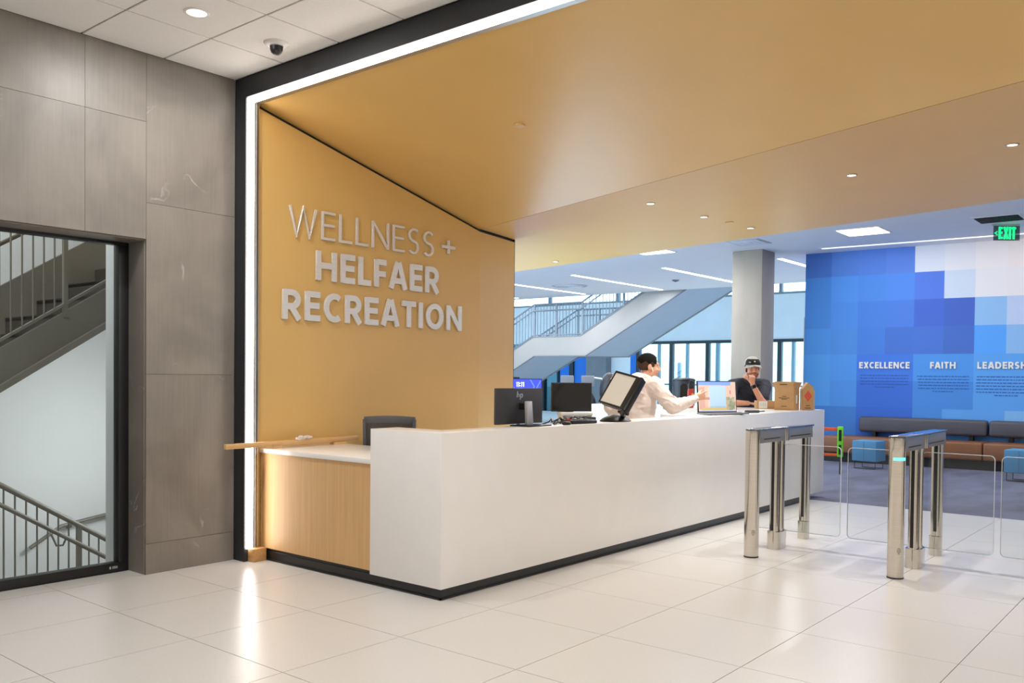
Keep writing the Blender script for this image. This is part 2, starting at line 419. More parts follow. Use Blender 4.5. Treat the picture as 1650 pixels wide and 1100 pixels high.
def glyph(ch, t, wide=1.0):
    """strokes (polyline, closed) of a capital of height 1 with stroke t, and its width"""
    h = t/2; w = {'W': 0.98, 'E': 0.50, 'L': 0.48, 'N': 0.70, 'S': 0.52, 'H': 0.70, 'F': 0.48, 'A': 0.68, 'R': 0.58, 'C': 0.60, 'T': 0.58,
                  'I': t, 'O': 0.76, 'X': 0.62, 'D': 0.68, 'P': 0.56, '+': 0.52, '1': 0.40, '3': 0.50, ':': t, ' ': 0.28}[ch]*wide
    if ch == 'I': w = t
    if t > 0.15 and ch in 'WENSHARCOXD': w *= 1.06
    T = 1-h
    g = {'W': lambda: [([(h*.8, 1), (w*.27, h*.0+.0), (w*.5, 1), (w*.73, 0), (w-h*.8, 1)], False)],
         'E': lambda: [([(h, 0), (h, 1)], False), ([(h, h), (w, h)], False), ([(h, .52), (w*.94, .52)], False), ([(h, T), (w, T)], False)],
         'F': lambda: [([(h, 0), (h, 1)], False), ([(h, .48), (w*.94, .48)], False), ([(h, T), (w, T)], False)],
         'L': lambda: [([(h, 1), (h, 0)], False), ([(h, h), (w, h)], False)],
         'N': lambda: [([(h, 0), (h, 1)], False), ([(w-h, 0), (w-h, 1)], False), ([(h*.9, 1-h*.4), (w-h*.9, h*.4)], False)],
         'H': lambda: [([(h, 0), (h, 1)], False), ([(w-h, 0), (w-h, 1)], False), ([(h, .51), (w-h, .51)], False)],
         'A': lambda: [([(h*.75, 0), (w*.5-h*.25, .995)], False), ([(w*.5+h*.25, .995), (w-h*.75, 0)], False), ([(w*.24, .3), (w*.76, .3)], False)],
         'R': lambda: [([(h, 0), (h, 1)], False), ([(h, T)]+arc(w*.5, T-(T-.44)/2, w*.5-h, (T-.44)/2, 90, -90)+[(h, .44)], False), ([(w*.48, .44), (w-h*.6, 0)], False)],
         'P': lambda: [([(h, 0), (h, 1)], False), ([(h, T)]+arc(w*.5, T-(T-.40)/2, w*.5-h, (T-.40)/2, 90, -90)+[(h, .40)], False)],
         'D': lambda: [([(h, 0), (h, 1)], False), ([(h, T)]+arc(w*.42, .5, w*.58-h, .5-h, 90, -90)+[(h, h)], False)],
         'C': lambda: [(arc(w*.60, .5, w*.60-h, .5-h, 52, 308, 18), False)],
         'O': lambda: [(arc(w*.5, .5, w*.5-h, .5-h, 0, 345, 23), True)],
         'S': lambda: [(arc(w*.52, .75-h*.5, w*.46-h*.7, .25-h*.5, 38, 250, 12)+arc(w*.46, .25+h*.5, w*.46-h*.7, .25-h*.5, 70, -140, 12), False)],
         'T': lambda: [([(w/2, 0), (w/2, 1)], False), ([(0, T), (w, T)], False)],
         'I': lambda: [([(h, 0), (h, 1)], False)],
         'X': lambda: [([(h*.9, 0), (w-h*.9, 1)], False), ([(h*.9, 1), (w-h*.9, 0)], False)],
         '+': lambda: [([(0, .36), (w, .36)], False), ([(w/2, .1), (w/2, .62)], False)],
         '1': lambda: [([(0, .78), (w*.55, 1-h)], False), ([(w*.6, 0), (w*.6, 1)], False)],
         '3': lambda: [(arc(w*.45, .74, w*.5-h, .26-h, 140, -90, 10), False), (arc(w*.45, .26, w*.5-h, .26-h, 90, -140, 10), False)],
         ':': lambda: [([(h, .1), (h, .1+t)], False), ([(h, .6), (h, .6+t)], False)],
         ' ': lambda: []}[ch]
    return g(), w


def word(txt, t, gap, x0, width, z0, height, org, ex, ey, depth, make):
    """lays the letters of txt from x0 over the given width; make(ch, mb) links each letter"""
    ws = [glyph(c, t)[1] for c in txt]; tot = sum(ws)+gap*(len(txt)-1); k = width/tot
    x = x0
    for c, w in zip(txt, ws):
        mb = MB()
        for si, (pl, cl) in enumerate(glyph(c, t)[0]):
            mb.ribbon([(x+p[0]*k, z0+p[1]*height) for p in pl], t*(k+height)/2, Vector(org)-Vector(depth)*(.012*si)*(1 if depth[1] > 0 else -1), ex, ey, Vector(depth)*(1+.0*si), cl)
        if mb.v: make(c, mb)
        x += (w+gap)*k


# ================================================================== STRUCTURE
# --- lobby floor: sub-slab plus tiles laid one by one
slab = MB(); slab.box(-4.2, 10.5, -6.2, 6.33, -0.3, -0.012)
floor = struct('floor', slab, 'grout')
TX, TY, OX, OY = 0.7796, 0.82837, 1.80866, 5.2060
tile_mesh = {}
def floor_tile(x0, x1, y0, y1):
    g = 0.0022; key = (round(x1-x0, 3), round(y1-y0, 3))
    if key not in tile_mesh:
        hx, hy = (x1-x0)/2-g, (y1-y0)/2-g
        tile_mesh[key] = make_mesh('tile', MB().box(-hx, hx, -hy, hy, 0, 0.012))
        tile_mesh[key].materials.append(M['floor_tile'])
    o = bpy.data.objects.new('tile', tile_mesh[key]); COL.objects.link(o); o.parent = floor
    o.location = Vector(((x0+x1)/2, (y0+y1)/2, -0.012))-floor.location
xs = [OX+TX*i for i in range(-1, 12)]+[10.5]
ys = [OY-TY*j for j in range(-1, 10)]
for i in range(len(xs)-1):
    for j in range(len(ys)-1):
        y1 = min(ys[j], 6.012)
        floor_tile(xs[i], xs[i+1], ys[j+1], y1)
for i in range(2):
    floor_tile(xs[i], xs[i+1], 6.016, 6.245)
floor_tile(xs[2], 3.2, 6.016, 6.245)
rest = MB().box(-4.2, xs[0], -6.2, 6.245, -0.012, 0).box(xs[0], 10.5, -6.2, ys[-1], -0.012, 0)
part('plain_tile_field', rest, 'floor_tile', floor)
struct('floor_carpet', MB().box(10.5, 18.5, -8, 30, -0.3, 0.0), 'carpet')
struct('floor_atrium_bounce', MB().box(18.5, 30.4, -8, 30, -0.3, 0.0), 'atrium_bounce_floor')  # unseen floor, made pale to bounce light onto the stair underside

# --- ceilings
ceil = struct('ceiling', MB().box(-4.2, 3.92, -6.2, 6.15, 3.722, 3.9), 'ceiling_grid')
cx = [3.918-0.588*i for i in range(6)]; cy = [6.01, 5.40]+[5.40-0.634*k for k in range(1, 8)]
for i in range(len(cx)-1):
    for j in range(len(cy)-1):
        part('tile', MB().box(cx[i+1]+.006, cx[i]-.006, cy[j+1]+.006, cy[j]-.006, 3.71, 3.7218), 'ceiling_tile', ceil, bevel=0.003, seg=1)
part('plain_tile_field', MB().box(-4.2, cx[-1], -6.2, 6.01, 3.71, 3.7218).box(cx[-1], 3.918, -6.2, cy[-1], 3.71, 3.7218), 'ceiling_tile', ceil)
struct('ceiling_hall', MB().box(9.0, 20.95, -8, 30, 3.8, 4.3), 'ceiling')
struct('ceiling_void', MB().box(3.92, 9.15, -8, 9.5, 3.83, 3.95), 'ceiling')

# --- stone wall at the left with the stairwell window
wall_l = struct('wall_left', MB().box(-4.2, -0.5, 6.03, 6.3, 0, 3.9).box(-0.5, 3.205, 6.03, 6.3, 2.40, 3.9).box(3.205, 3.92, 6.03, 6.42, 0, 3.9), 'stone_joint')
def stone(x0, x1, z0, z1, y0=6.01, y1=6.03):
    part('stone_tile', MB().box(x0+.0012, x1-.0012, y0, y1, z0+.0012, z1-.0012), 'stone', wall_l)
for x0, x1 in ((2.769, 3.201), (1.55, 2.769), (0.33, 1.55)):
    stone(x0, x1, 2.40, 3.23); stone(x0, x1, 3.23, 3.712)
for z0, z1 in ((0, 0.22), (0.22, 1.44), (1.44, 2.66), (2.66, 3.712)):
    stone(3.201, 3.918, z0, z1)
stone(-4.2, 0.33, 2.40, 3.712); stone(-4.2, -0.5, 0, 2.40)
part('stone_tile', MB().box(3.196, 3.205, 6.031, 6.25, 0, 2.399), 'stone', wall_l)
part('stone_tile', MB().box(-0.5, 3.196, 6.031, 6.25, 2.392, 2.40), 'stone', wall_l)

win = thing('window_1', None, None, (1.35, 6.29, 0), kind='structure')
part('frame_rail', MB().box(-0.5, 3.196, 6.25, 6.33, 0.0, 0.068), 'black_frame', win, bevel=.004)
part('frame_rail', MB().box(-0.5, 3.196, 6.25, 6.33, 2.372, 2.43), 'black_frame', win, bevel=.004)
for x in (-0.5, 1.1):
    part('frame_post', MB().box(x, x+.07, 6.25, 6.33, 0.068, 2.372), 'black_frame', win, bevel=.004)
part('frame_post', MB().box(3.122, 3.196, 6.25, 6.33, 0.068, 2.372), 'black_frame', win, bevel=.004)
part('glass_pane', MB().box(1.17, 3.122, 6.285, 6.295, 0.068, 2.372), 'glass', win)
part('glass_pane', MB().box(-.43, 1.1, 6.285, 6.295, 0.068, 2.372), 'glass', win)
pl_ = MB()
for k, wd in enumerate((.012, .006, .006, .006, .006)):
    pl_.box(3.055+[0, .022, .032, .042, .052][k], 3.055+[0, .022, .032, .042, .052][k]+wd, 6.2485, 6.25, .028, .046)
part('maker_mark', pl_, 'silver', win)

# --- stairwell behind the window
struct('wall_stairwell', MB().box(-3, 6.2, 9.3, 9.5, -3, 6).box(5.2, 5.4, 6.6, 9.3, -3, 6).box(-3, -2.8, 6.4, 9.3, -3, 6).box(-3, 5.4, 6.4, 9.5, 5.6, 5.8).box(-3, 5.4, 6.4, 9.5, -3.1, -2.9)
       .box(-3, 5.3, 6.33, 6.42, -3, -0.02), 'wall_white')
struct('wall_stairwell_upper', MB().box(-3, 5.4, 6.34, 6.42, 3.9, 5.6), 'wall_white')
struct('trim_1', MB().box(3.163, 3.2, 6.345, 6.53, -0.02, 2.9), 'wall_white')
area('stairwell_fill_light', (1.6, 6.75, 4.9), STAIR_W*2.6, 0.6, (0.97, 0.98, 1.0), (.15, .45, -1), shape='SQUARE')  # fill light without a fixture, added to brighten stair and wall
area('stairwell_fill_light', (4.4, 7.6, 0.9), STAIR_W*0.6, 0.5, (0.95, 0.97, 1.0), (-0.5, 0.6, -0.2), shape='SQUARE')  # second added fill from the right, no fixture behind it

def slope_bar(y0, y1, xa, xb, zfun, dz0, dz1):
    return MB().prism([(xa, zfun(xa)+dz0), (xb, zfun(xb)+dz0), (xb, zfun(xb)+dz1), (xa, zfun(xa)+dz1)], 'y', y0, y1)

SW = 7.8
k_ = SW/7.2
up = lambda x: 1.45+(1.296-1.45)*k_+0.643*(x-2.682*k_)        # lower edge of the stringer
st = thing('stair_flight', 'taupe steel stair flight rising behind the black framed window', 'stairs', (2.5, 8.5, -2.9))
part('stringer', slope_bar(SW, SW+.05, 0.2, 4.6, up, 0, .35), 'stair_taupe', st)
part('stringer_flange', slope_bar(SW-.05, SW, 0.2, 4.6, up, 0.0, .06), 'stair_taupe', st)
part('top_rail', slope_bar(SW-.012, SW+.03, 0.2, 4.6, up, .405, .43), 'stair_taupe', st)
part('wall_stringer', slope_bar(9.24, 9.3, 0.2, 4.6, up, .1, .64), 'stair_taupe', st)
run = 0.29
for i in range(14):
    x = 0.3+i*run; z = up(x)+.30
    part('tread', MB().box(x, x+run+.03, SW+.05, 9.24, z-.03, z+.01).box(x+run, x+run+.02, SW+.05, 9.24, z, z+run*.643), 'tread_dark', st)
part('soffit_plate', slope_bar(SW+.05, 9.24, 0.2, 4.6, up, .02, .05), 'stair_taupe', st)
sr = thing('stair_railing', 'taupe steel railing with thin balusters along the upper flight', 'railing', (2.5, SW, up(2.5)+.4), group=None)
bx = [0.9+0.0872*i for i in range(30)]
for i, x in enumerate(bx):
    if i % 7 == 1:
        part('post', MB().box(x-.018, x+.018, SW-.01, SW+.03, up(x)+.30, up(x)+1.36), 'stair_taupe', sr)
    else:
        part('baluster', MB().tube([(x, SW+.01, up(x)+.42), (x, SW+.01, up(x)+1.36)], .0075, 6), 'stair_taupe', sr, smooth=True)
part('handrail', MB().tube([(0.7, SW+.01, up(0.7)+1.37), (3.6, SW+.01, up(3.6)+1.37)], .021, 10), 'stair_taupe', sr, smooth=True)
part('grip_rail', MB().tube([(0.7, SW+.10, up(0.7)+1.19), (3.6, SW+.10, up(3.6)+1.19)], .018, 10), 'stair_taupe', sr, smooth=True)

dn = lambda x: 1.45+(0.609-1.45)*k_-0.645*(x-2.681*k_)        # top of the lower handrail
lr = thing('stair_railing', 'grey stair railing descending to the right low behind the glass', 'railing', (2.9, SW, dn(2.9)-1.2))
part('handrail', MB().tube([(1.0, SW, dn(1.0)-.02), (4.1, SW, dn(4.1)-.02)], .023, 10), 'stair_taupe', lr, smooth=True)
part('grip_rail', MB().tube([(1.0, SW-.07, dn(1.0)-.19), (3.78, SW-.07, dn(3.78)-.19)], .019, 10), 'stair_taupe', lr, smooth=True)
for i in range(34):
    x = 1.10+0.0872*i
    if i % 9 == 1:
        part('post', MB().box(x-.019, x+.019, SW-.019, SW+.019, dn(x)-1.25, dn(x)-.02), 'stair_taupe', lr)
    else:
        part('baluster', MB().tube([(x, SW, dn(x)-1.18), (x, SW, dn(x)-.03)], .0075, 6), 'stair_taupe', lr, smooth=True)
part('stringer', slope_bar(SW-.03, SW+.03, 0.9, 4.2, dn, -1.5, -1.16), 'stair_taupe', lr)
part('bracket', MB().tube([(3.30, SW-.02, dn(3.30)-.22), (3.33, SW-.05, dn(3.30)-.32), (3.38, SW-.06, dn(3.30)-.32), (3.40, SW-.07, dn(3.4)-.2)], .009, 6), 'stair_taupe', lr, smooth=True)
wr = thing('wall_handrail', 'thin grey handrail on the far stairwell wall near the sill', 'railing', (4.3, 9.22, -0.3))
part('grip_rail', MB().tube([(3.7, 9.2, -.30), (4.0, 9.2, -.12), (4.7, 9.2, -.02), (4.95, 9.2, .06)], .02, 8), 'stair_taupe', wr, smooth=True)
for x in (4.1, 4.6):
    part('bracket', MB().tube([(x, 9.3, -.16), (x, 9.2, -.14), (x, 9.2, -.06)], .01, 6), 'stair_taupe', wr, smooth=True)

# --- portal: black fascia, LED line, gold wall and folded soffit
GY = 5.91
struct('trim_2', MB().box(3.92, 3.99, 5.872, 6.01, 0, 3.712).box(3.92, 3.99, -6.2, 5.872, 3.556, 3.712), 'fascia')
led = thing('led_strip', 'continuous white glowing light strip edging the gold portal', 'light', (3.97, 5.87, 0.1))
part('diffuser', MB().box(3.932, 3.985, 5.852, 5.871, 0.10, 3.553), 'led', led)
part('diffuser', MB().box(3.945, 3.975, -6.2, 5.862, 3.522, 3.553), 'led', led)
part('trim_channel', MB().box(4.004, 4.014, 5.855, 5.908, 0.10, 3.55).box(4.028, 4.036, 5.865, 5.908, 0.10, 3.55).box(3.978, 4.036, -6.2, 5.855, 3.528, 3.552), 'alu', led)
solo('wood_block', MB().box(3.955, 4.072, 5.80, 5.905, 0, 0.10), 'ply', 'small plywood block on the floor under the vertical light strip', 'block', bevel=.002)

p1 = lambda x: 3.5481-0.23444*(x-4.0387)
p2 = lambda x, y: 3.2194-0.0037*x-0.0446*y
cre = lambda y: 5.5279+0.1933*y
gw = MB()
gap = 0.028
gw.prism([(4.04, 0), (6.671, 0), (6.671, 2.931-gap), (4.04, 3.548-gap)], 'y', GY, GY+.18)
wall_g = struct('wall_gold', gw, 'gold')
w2 = MB(); a = Vector((6.671, GY, 0)); b = Vector((7.362, 6.03, 0)); nrm = Vector((-(b-a).y, (b-a).x, 0)).normalized()*.18
w2.slab([a, b, b+Vector((0, 0, 2.923-gap)), a+Vector((0, 0, 2.931-gap))], nrm)
part('folded_panel', w2, 'gold', wall_g)
part('end_trim', MB().slab([b, b+(b-a).normalized()*.012, b+(b-a).normalized()*.012+Vector((0, 0, 2.93)), b+Vector((0, 0, 2.93))], nrm), 'black_frame', wall_g)
part('shadow_gap', MB().prism([(4.04, 3.548-gap), (6.671, 2.931-gap), (6.671, 2.935), (4.04, 3.552)], 'y', GY+.02, GY+.16), 'black_frame', wall_g)
part('shadow_gap', MB().slab([a+Vector((0, 0.02, 2.93-gap)), b+Vector((0, .02, 2.923-gap)), b+Vector((0, .02, 2.926)), a+Vector((0, .02, 2.934))], nrm*.8), 'black_frame', wall_g)
struct('wall_gold_back', MB().box(4.04, 7.3, 6.1, 6.35, 0, 3.85).box(7.1, 7.3, 6.35, 12.0, 0, 3.85), 'wall_white')
Y0 = -6.2
sof = MB(); up3 = (0, 0, .06)
sof.slab([(4.0387, GY+.15, p1(4.0387)), (4.0387, Y0, p1(4.0387)), (cre(Y0), Y0, p1(cre(Y0))), (cre(GY+.15), GY+.15, p1(cre(GY+.15)))], up3)
soffit = struct('ceiling_gold', sof, 'gold')
s2 = MB(); g2 = .008
s2.slab([(cre(GY)+g2, GY, p2(cre(GY), GY)), (cre(Y0)+g2, Y0, p2(cre(Y0), Y0)), (9.13, Y0, p2(9.13, Y0)), (9.13, 9.2, p2(9.13, 9.2)), (7.35, 9.2, p2(7.35, 9.2)), (7.35, 6.03, p2(7.35, 6.03))], up3)
part('flat_panel', s2, 'gold', soffit)
part('shadow_gap', MB().slab([(cre(GY)-.02, GY, p2(cre(GY), GY)+.012), (cre(Y0)-.02, Y0, p2(cre(Y0), Y0)+.012), (cre(Y0)+.03, Y0, p2(cre(Y0), Y0)+.012), (cre(GY)+.03, GY, p2(cre(GY), GY)+.012)], (0, 0, .02)), 'black_frame', soffit)
part('rear_fascia', MB().slab([(9.13, Y0, p2(9.13, Y0)), (9.13, 9.2, p2(9.13, 9.2)), (9.13, 9.2, 3.83), (9.13, Y0, 3.83)], (.03, 0, 0)), 'gold', soffit)

# --- walls that close the room
struct('wall_back', MB().box(-4.4, -4.2, -6.2, 6.3, 0, 3.9), 'wall_white')
struct('wall_right', MB().box(-4.2, 10.5, -6.4, -6.2, 0, 3.9).box(10.5, 30, -8.2, -8, 0, 9), 'wall_white')

# --- mural wall of printed squares
MX = lambda y: 16.4+.06*(4.5-y)
mv = []; mf = []; mc = []
MUR = [[(62, 112, 196), (76, 128, 212), (80, 128, 218), (86, 132, 222), (226, 230, 242), (236, 234, 240), (246, 238, 238), (246, 234, 232), (240, 232, 236)],
       [(66, 136, 218), (76, 146, 232), (74, 140, 228), (78, 140, 232), (82, 124, 226), (212, 224, 242), (240, 236, 240), (240, 234, 238), (236, 230, 236)],
       [(66, 136, 218), (74, 142, 228), (70, 130, 222), (72, 128, 222), (66, 106, 208), (66, 102, 198), (148, 194, 242), (194, 210, 242), (200, 214, 242)],
       [(72, 146, 228), (74, 142, 222), (68, 128, 220), (66, 116, 208), (70, 116, 210), (66, 110, 198), (86, 166, 252), (140, 188, 240), (120, 180, 244)],
       [(76, 156, 234), (78, 150, 232), (62, 122, 224), (62, 122, 224), (76, 150, 232), (76, 150, 232), (90, 164, 240), (90, 164, 240), (90, 164, 240)],
       [(80, 156, 234), (76, 146, 228), (56, 110, 212), (56, 110, 212), (70, 138, 220), (70, 138, 220), (88, 160, 236), (88, 160, 236), (88, 160, 236)],
       [(60, 126, 208), (60, 126, 208), (52, 106, 208), (52, 106, 208), (70, 138, 220), (92, 160, 234), (92, 160, 236), (124, 182, 236), (124, 182, 236)],
       [(60, 126, 208), (60, 126, 208), (52, 106, 208), (56, 110, 212), (70, 138, 220), (80, 150, 228), (92, 160, 236), (100, 168, 236), (110, 172, 236)]]
zb = [3.8, 3.345, 2.87, 2.395, 1.915, 1.44, .965, .49, 0]
yb = [6.27-.475*i for i in range(9)]+[-8.0]
for r in range(8):
    for c in range(9):
        o = len(mv); y0, y1, z1, z0 = yb[c], yb[c+1], zb[r], zb[r+1]
        mv += [(MX(y0), y0, z0), (MX(y1), y1, z0), (MX(y1), y1, z1), (MX(y0), y0, z1)]; mf.append((o, o+1, o+2, o+3)); mc.append(MUR[r][c])
wm = MB(); wm.slab([(MX(6.27)+.005, 6.27, 0), (MX(-8)+.005, -8, 0), (MX(-8)+.005, -8, 3.8), (MX(6.27)+.005, 6.27, 3.8)], (.3, 0, 0))
wall_m = struct('wall_mural', wm, 'blue_wall')
me = bpy.data.meshes.new('printed_wallcovering')
me.from_pydata([tuple(Vector(v)-wall_m.location) for v in mv], [], mf)
ca = me.color_attributes.new('print', 'FLOAT_COLOR', 'CORNER')
for p in me.polygons:
    for li in p.loop_indices: ca.data[li].color = (*lin(mc[p.index]), 1)
mm_ = mat('printed squares', (255, 255, 255), rough=0.6); at = mm_.node_tree.nodes.new('ShaderNodeAttribute'); at.attribute_name = 'print'
mm_.node_tree.links.new(at.outputs[0], mm_.node_tree.nodes['Principled BSDF'].inputs['Base Color']); me.materials.append(mm_)
wc = bpy.data.objects.new('printed_wallcovering', me); COL.objects.link(wc); wc.parent = wall_m
part('corner_guard', MB().box(MX(6.27)-.01, MX(6.27)+.3, 6.27, 6.285, 0, 2.62), 'silver', wall_m)
ex = Vector((.06, -1, 0)).normalized()
def mural_pt(y): return Vector((MX(y), y, 0))
sg = thing('wall_sign', None, None)
COL.objects.unlink(sg); bpy.data.objects.remove(sg)
nin = Vector((-1, -.06, 0)).normalized()
for txt, y0, width, lab in (('EXCELLENCE', 5.272, .85, 'white raised word EXCELLENCE on the blue mural wall'), ('FAITH', 4.092, .40, 'white raised word FAITH on the blue mural wall'), ('LEADERSHIP', 3.362, .86, 'white raised word LEADERSHIP cut by the picture edge')):
    t_ = thing('wall_lettering', lab, 'sign', mural_pt(y0-width/2)+Vector((0, 0, 1.66)))
    t_['group'] = 'raised words on the mural wall'
    word(txt, .21, .13, 0, width, 1.662, .115, mural_pt(y0), ex, (0, 0, 1), nin*.02, lambda c, mb: part('letter', mb, 'print_white', t_))
para = MB(); M['para'] = mat('dark blue print', (44, 92, 170), rough=0.7)
for y0, width, rows, z in ((5.27, .86, 5, 1.53), (4.31, .85, 6, 1.52), (3.38, .9, 7, 1.52)):
    for r in range(rows):
        wv = width*(0.92+.08*random.random()) if r < rows-1 else width*.38
        x = (width-wv)/2; e = (width+wv)/2
        while x < e:
            l = min(random.uniform(.02, .075), e-x)
            if l > .008:
                q = mural_pt(y0)+ex*x+Vector((0, 0, z-r*.052))
                para.slab([q, q+ex*l, q+ex*l+Vector((0, 0, .016)), q+Vector((0, 0, .016))], nin*.003)
            x += l+.012
part('print_lines', para, 'para', wall_m, stuff=True)

# --- concrete column
struct('column', MB().box(15.2, 15.76, 6.65, 7.235, 0, 3.8), 'concrete', bevel=.012)

# --- atrium: far window wall, clerestory, side wall
WX = 30.0
fw = MB()
fw.box(WX, WX+.4, 9.0, 30, 2.86, 4.45).box(WX, WX+.4, 25.5, 30, 0, 2.86).box(WX, WX+.4, -8, 10.6, 0, 4.45)
struct('wall_far', fw, 'pale_blue')
struct('wall_atrium', MB().box(9, 30.4, 30, 30.3, 0, 9), 'pale_blue')
struct('wall_atrium_upper', MB().box(20.7, 20.95, -8, 30, 4.3, 9), 'pale_blue')
for nm, y0, y1, mt in (('wall_blue', 20.42, 22.05, 'blue_wall'), ('wall_grey', 19.45, 20.42, 'mid_grey'), ('wall_pale', 18.55, 19.45, 'pale_blue'), ('wall_blue.001', 18.27, 18.55, 'blue_wall')):
    struct(nm, MB().box(WX-.02 if mt != 'mid_grey' else WX-.4, WX+.4, y0, y1, 0, 2.86), mt)
w2_ = thing('window_2', None, None, (WX, 15, 0), kind='structure')
part('head_rail', MB().box(WX-.05, WX+.1, 10.6, 18.27, 2.76, 2.87), 'frame_dark', w2_)
part('transom', MB().box(WX, WX+.06, 10.6, 18.27, 1.18, 1.24), 'rail_grey', w2_)
part('sill_rail', MB().box(WX-.05, WX+.1, 10.6, 18.27, 0, .12), 'frame_dark', w2_)
for y, wd, m_ in ((18.2, .14, 'frame_dark'), (16.72, .15, 'frame_dark'), (15.2, .15, 'frame_dark'), (13.7, .15, 'frame_dark'), (12.42, .15, 'frame_dark'), (10.66, .1, 'frame_dark'),
                  (17.27, .08, 'facade_win'), (16.05, .08, 'facade_win'), (14.8, .12, 'facade_win'), (11.93, .1, 'facade_win')):
    part('mullion', MB().box(WX-.05, WX+.1, y-wd/2, y+wd/2, 0.12, 2.76), m_, w2_)
ye = [18.27, 16.72, 15.2, 13.7, 12.42, 10.6]
for i in range(5):
    part('glass_pane', MB().box(WX+.03, WX+.04, ye[i+1]+.075, ye[i]-.07, .12, 2.76), 'glass', w2_)
w3_ = thing('window_3', None, None, (WX, 23.5, 0), kind='structure')
for y, wd in ((25.4, .15), (22.9, .26), (22.05, .08), (21.36, .2)):
    part('mullion', MB().box(WX-.12, WX+.1, y-wd/2, y+wd/2, 0, 2.86), 'frame_dark', w3_)
part('glass_pane', MB().box(WX+.03, WX+.04, 22.09, 25.3, 0, 2.86), 'glass_teal', w3_)
w4_ = thing('window_4', None, None, (WX, 12, 4.45), kind='structure')
part('glass_pane', MB().box(WX+.1, WX+.11, -8, 30, 4.5, 9), 'glass', w4_)
for i in range(12):
    part('mullion', MB().box(WX+.02, WX+.2, -8+i*3.4, -7.9+i*3.4, 4.45, 9), 'rail_grey', w4_)
part('head_rail', MB().box(WX, WX+.2, -8, 30, 4.45, 4.52), 'rail_grey', w4_)
sk = thing('added_skylight', None, None, (25.5, 11, 9), kind='structure')  # unseen glazed roof, added to let sky light down into the atrium
part('glass_pane', MB().box(21.1, 30.2, -8, 30, 9.0, 9.02), 'glass', sk)
for i in range(9):
    part('mullion', MB().box(21.1, 30.2, -8+i*4.6, -7.85+i*4.6, 8.9, 9.1), 'rail_grey', sk)

# --- outside: pavement and a pale building over the way
struct('ground', MB().box(30.4, 110, -60, 90, -.4, -.1), 'pavement')
bd = thing('building', 'pale building across the street seen through far windows', 'building', (58, 18, -.1))
part('wall', MB().box(58, 66, 4, 40, -.1, 7.5), 'facade', bd)
for i in range(8):
    for zz in (0.9, 4.2):
        part('window', MB().box(57.9, 58, 6+i*4.2, 8.2+i*4.2, zz, zz+1.9), 'facade_glass', bd)
bl = thing('bollard', 'blue slender post standing outside the far window', 'post', (31.6, 17.2, -.1))
part('shaft', MB().lathe([(.09, -.1), (.09, 2.02), (.07, 2.08)], (31.6, 17.25, 0), 12), 'facade_win', bl, smooth=True)

# ================================================================== CEILING FITTINGS
def downlight(x, y, z, label, power, r=.062, group='recessed downlights', ring='white_plastic', spread=2.2, visible=True):
    t = thing('downlight', label, 'light', (x, y, z-.004), group=group)
    part('trim_ring', MB().lathe([(r*1.28, z-.004), (r*1.28, z+.002), (r, z+.002), (r, z-.006), (r*1.2, z-.006)], (x, y, 0), 24, ring=True), ring, t, smooth=True)
    part('lens', MB().lathe([(r, z-.002), (r, z+.001)], (x, y, 0), 24), 'lamp', t)
    area('downlight_beam', (x, y, z-.012), power, r*1.6, WARM, spread=spread)
    return t


downlight(3.033, 5.078, 3.71, 'round downlight glowing in the white tile ceiling beside the dome camera', LOBBY_W, r=.062, group='lobby downlights', spread=PI)
for x, y in ((0.6, 5.08), (3.033, 2.4), (0.6, 2.4), (3.033, -.4), (0.6, -.4), (3.033, -3.2), (0.6, -3.2), (-2.2, -.4)):  # unseen downlights, added as a grid to light the lobby
    downlight(x, y, 3.71, 'added round downlight in the lobby ceiling outside the picture', LOBBY_W*(.75 if x < 1 else 1.0), r=.075, group='lobby downlights', spread=PI)
for x, y, lab in ((6.9, 4.08, 'first small downlight of the row over the desk front, next to the fold line'), (7.77, 4.0, 'second small downlight of the row over the desk front'), (8.63, 3.91, 'third small downlight of the row over the desk front, beside the round sprinkler cover'),
                  (7.17, 2.4, 'small downlight alone mid soffit above the left turnstile'), (7.12, 1.26, 'small downlight near the right end of the soffit'), (8.86, 6.59, 'small downlight just past the end of the gold wall'),
                  (8.63, 2.2, 'small downlight over the turnstile exits'), (7.1, -.4, 'small downlight outside the picture'), (7.1, -2.2, 'small downlight outside the picture')):
    if (x, y) == (8.63, 2.2): continue
    downlight(x, y, p2(x, y), lab, SOFFIT_W, r=.034, group='soffit downlights', ring='alu', spread=2.0)
solo('sprinkler_cover', MB().lathe([(.042, 3.296), (.042, 3.312)], (5.08, 4.12, 0), 20), 'gold', 'round gold sprinkler cover on the sloped gold soffit', 'sprinkler', smooth=True)
solo('sprinkler_cover', MB().lathe([(.042, p2(8.2, 3.94)-.006), (.042, p2(8.2, 3.94)+.004)], (8.2, 3.94, 0), 20), 'gold', 'round gold sprinkler cover beside the row of downlights over the desk', 'sprinkler', smooth=True)

dc = thing('dome_camera', 'white recessed security dome camera with dark lens in lobby ceiling', 'camera', (3.65, 5.11, 3.66))
part('flange', MB().lathe([(.058, 3.688), (.072, 3.694), (.082, 3.704), (.084, 3.71)], (3.65, 5.11, 0), 28), 'white_plastic', dc, smooth=True)
part('dome', MB().lathe([(.003, 3.628), (.02, 3.632), (.034, 3.644), (.042, 3.662), (.045, 3.688)], (3.65, 5.11, 0), 24), 'black_plastic', dc, smooth=True)
part('lens_eye', MB().ell((3.635, 5.09, 3.652), (.017, .017, .015)), 'screen_off', dc, smooth=True)
part('liner', MB().lathe([(.044, 3.684), (.047, 3.684), (.047, 3.69), (.044, 3.69)], (3.65, 5.11, 0), 24, ring=True), 'silver', dc, smooth=True)

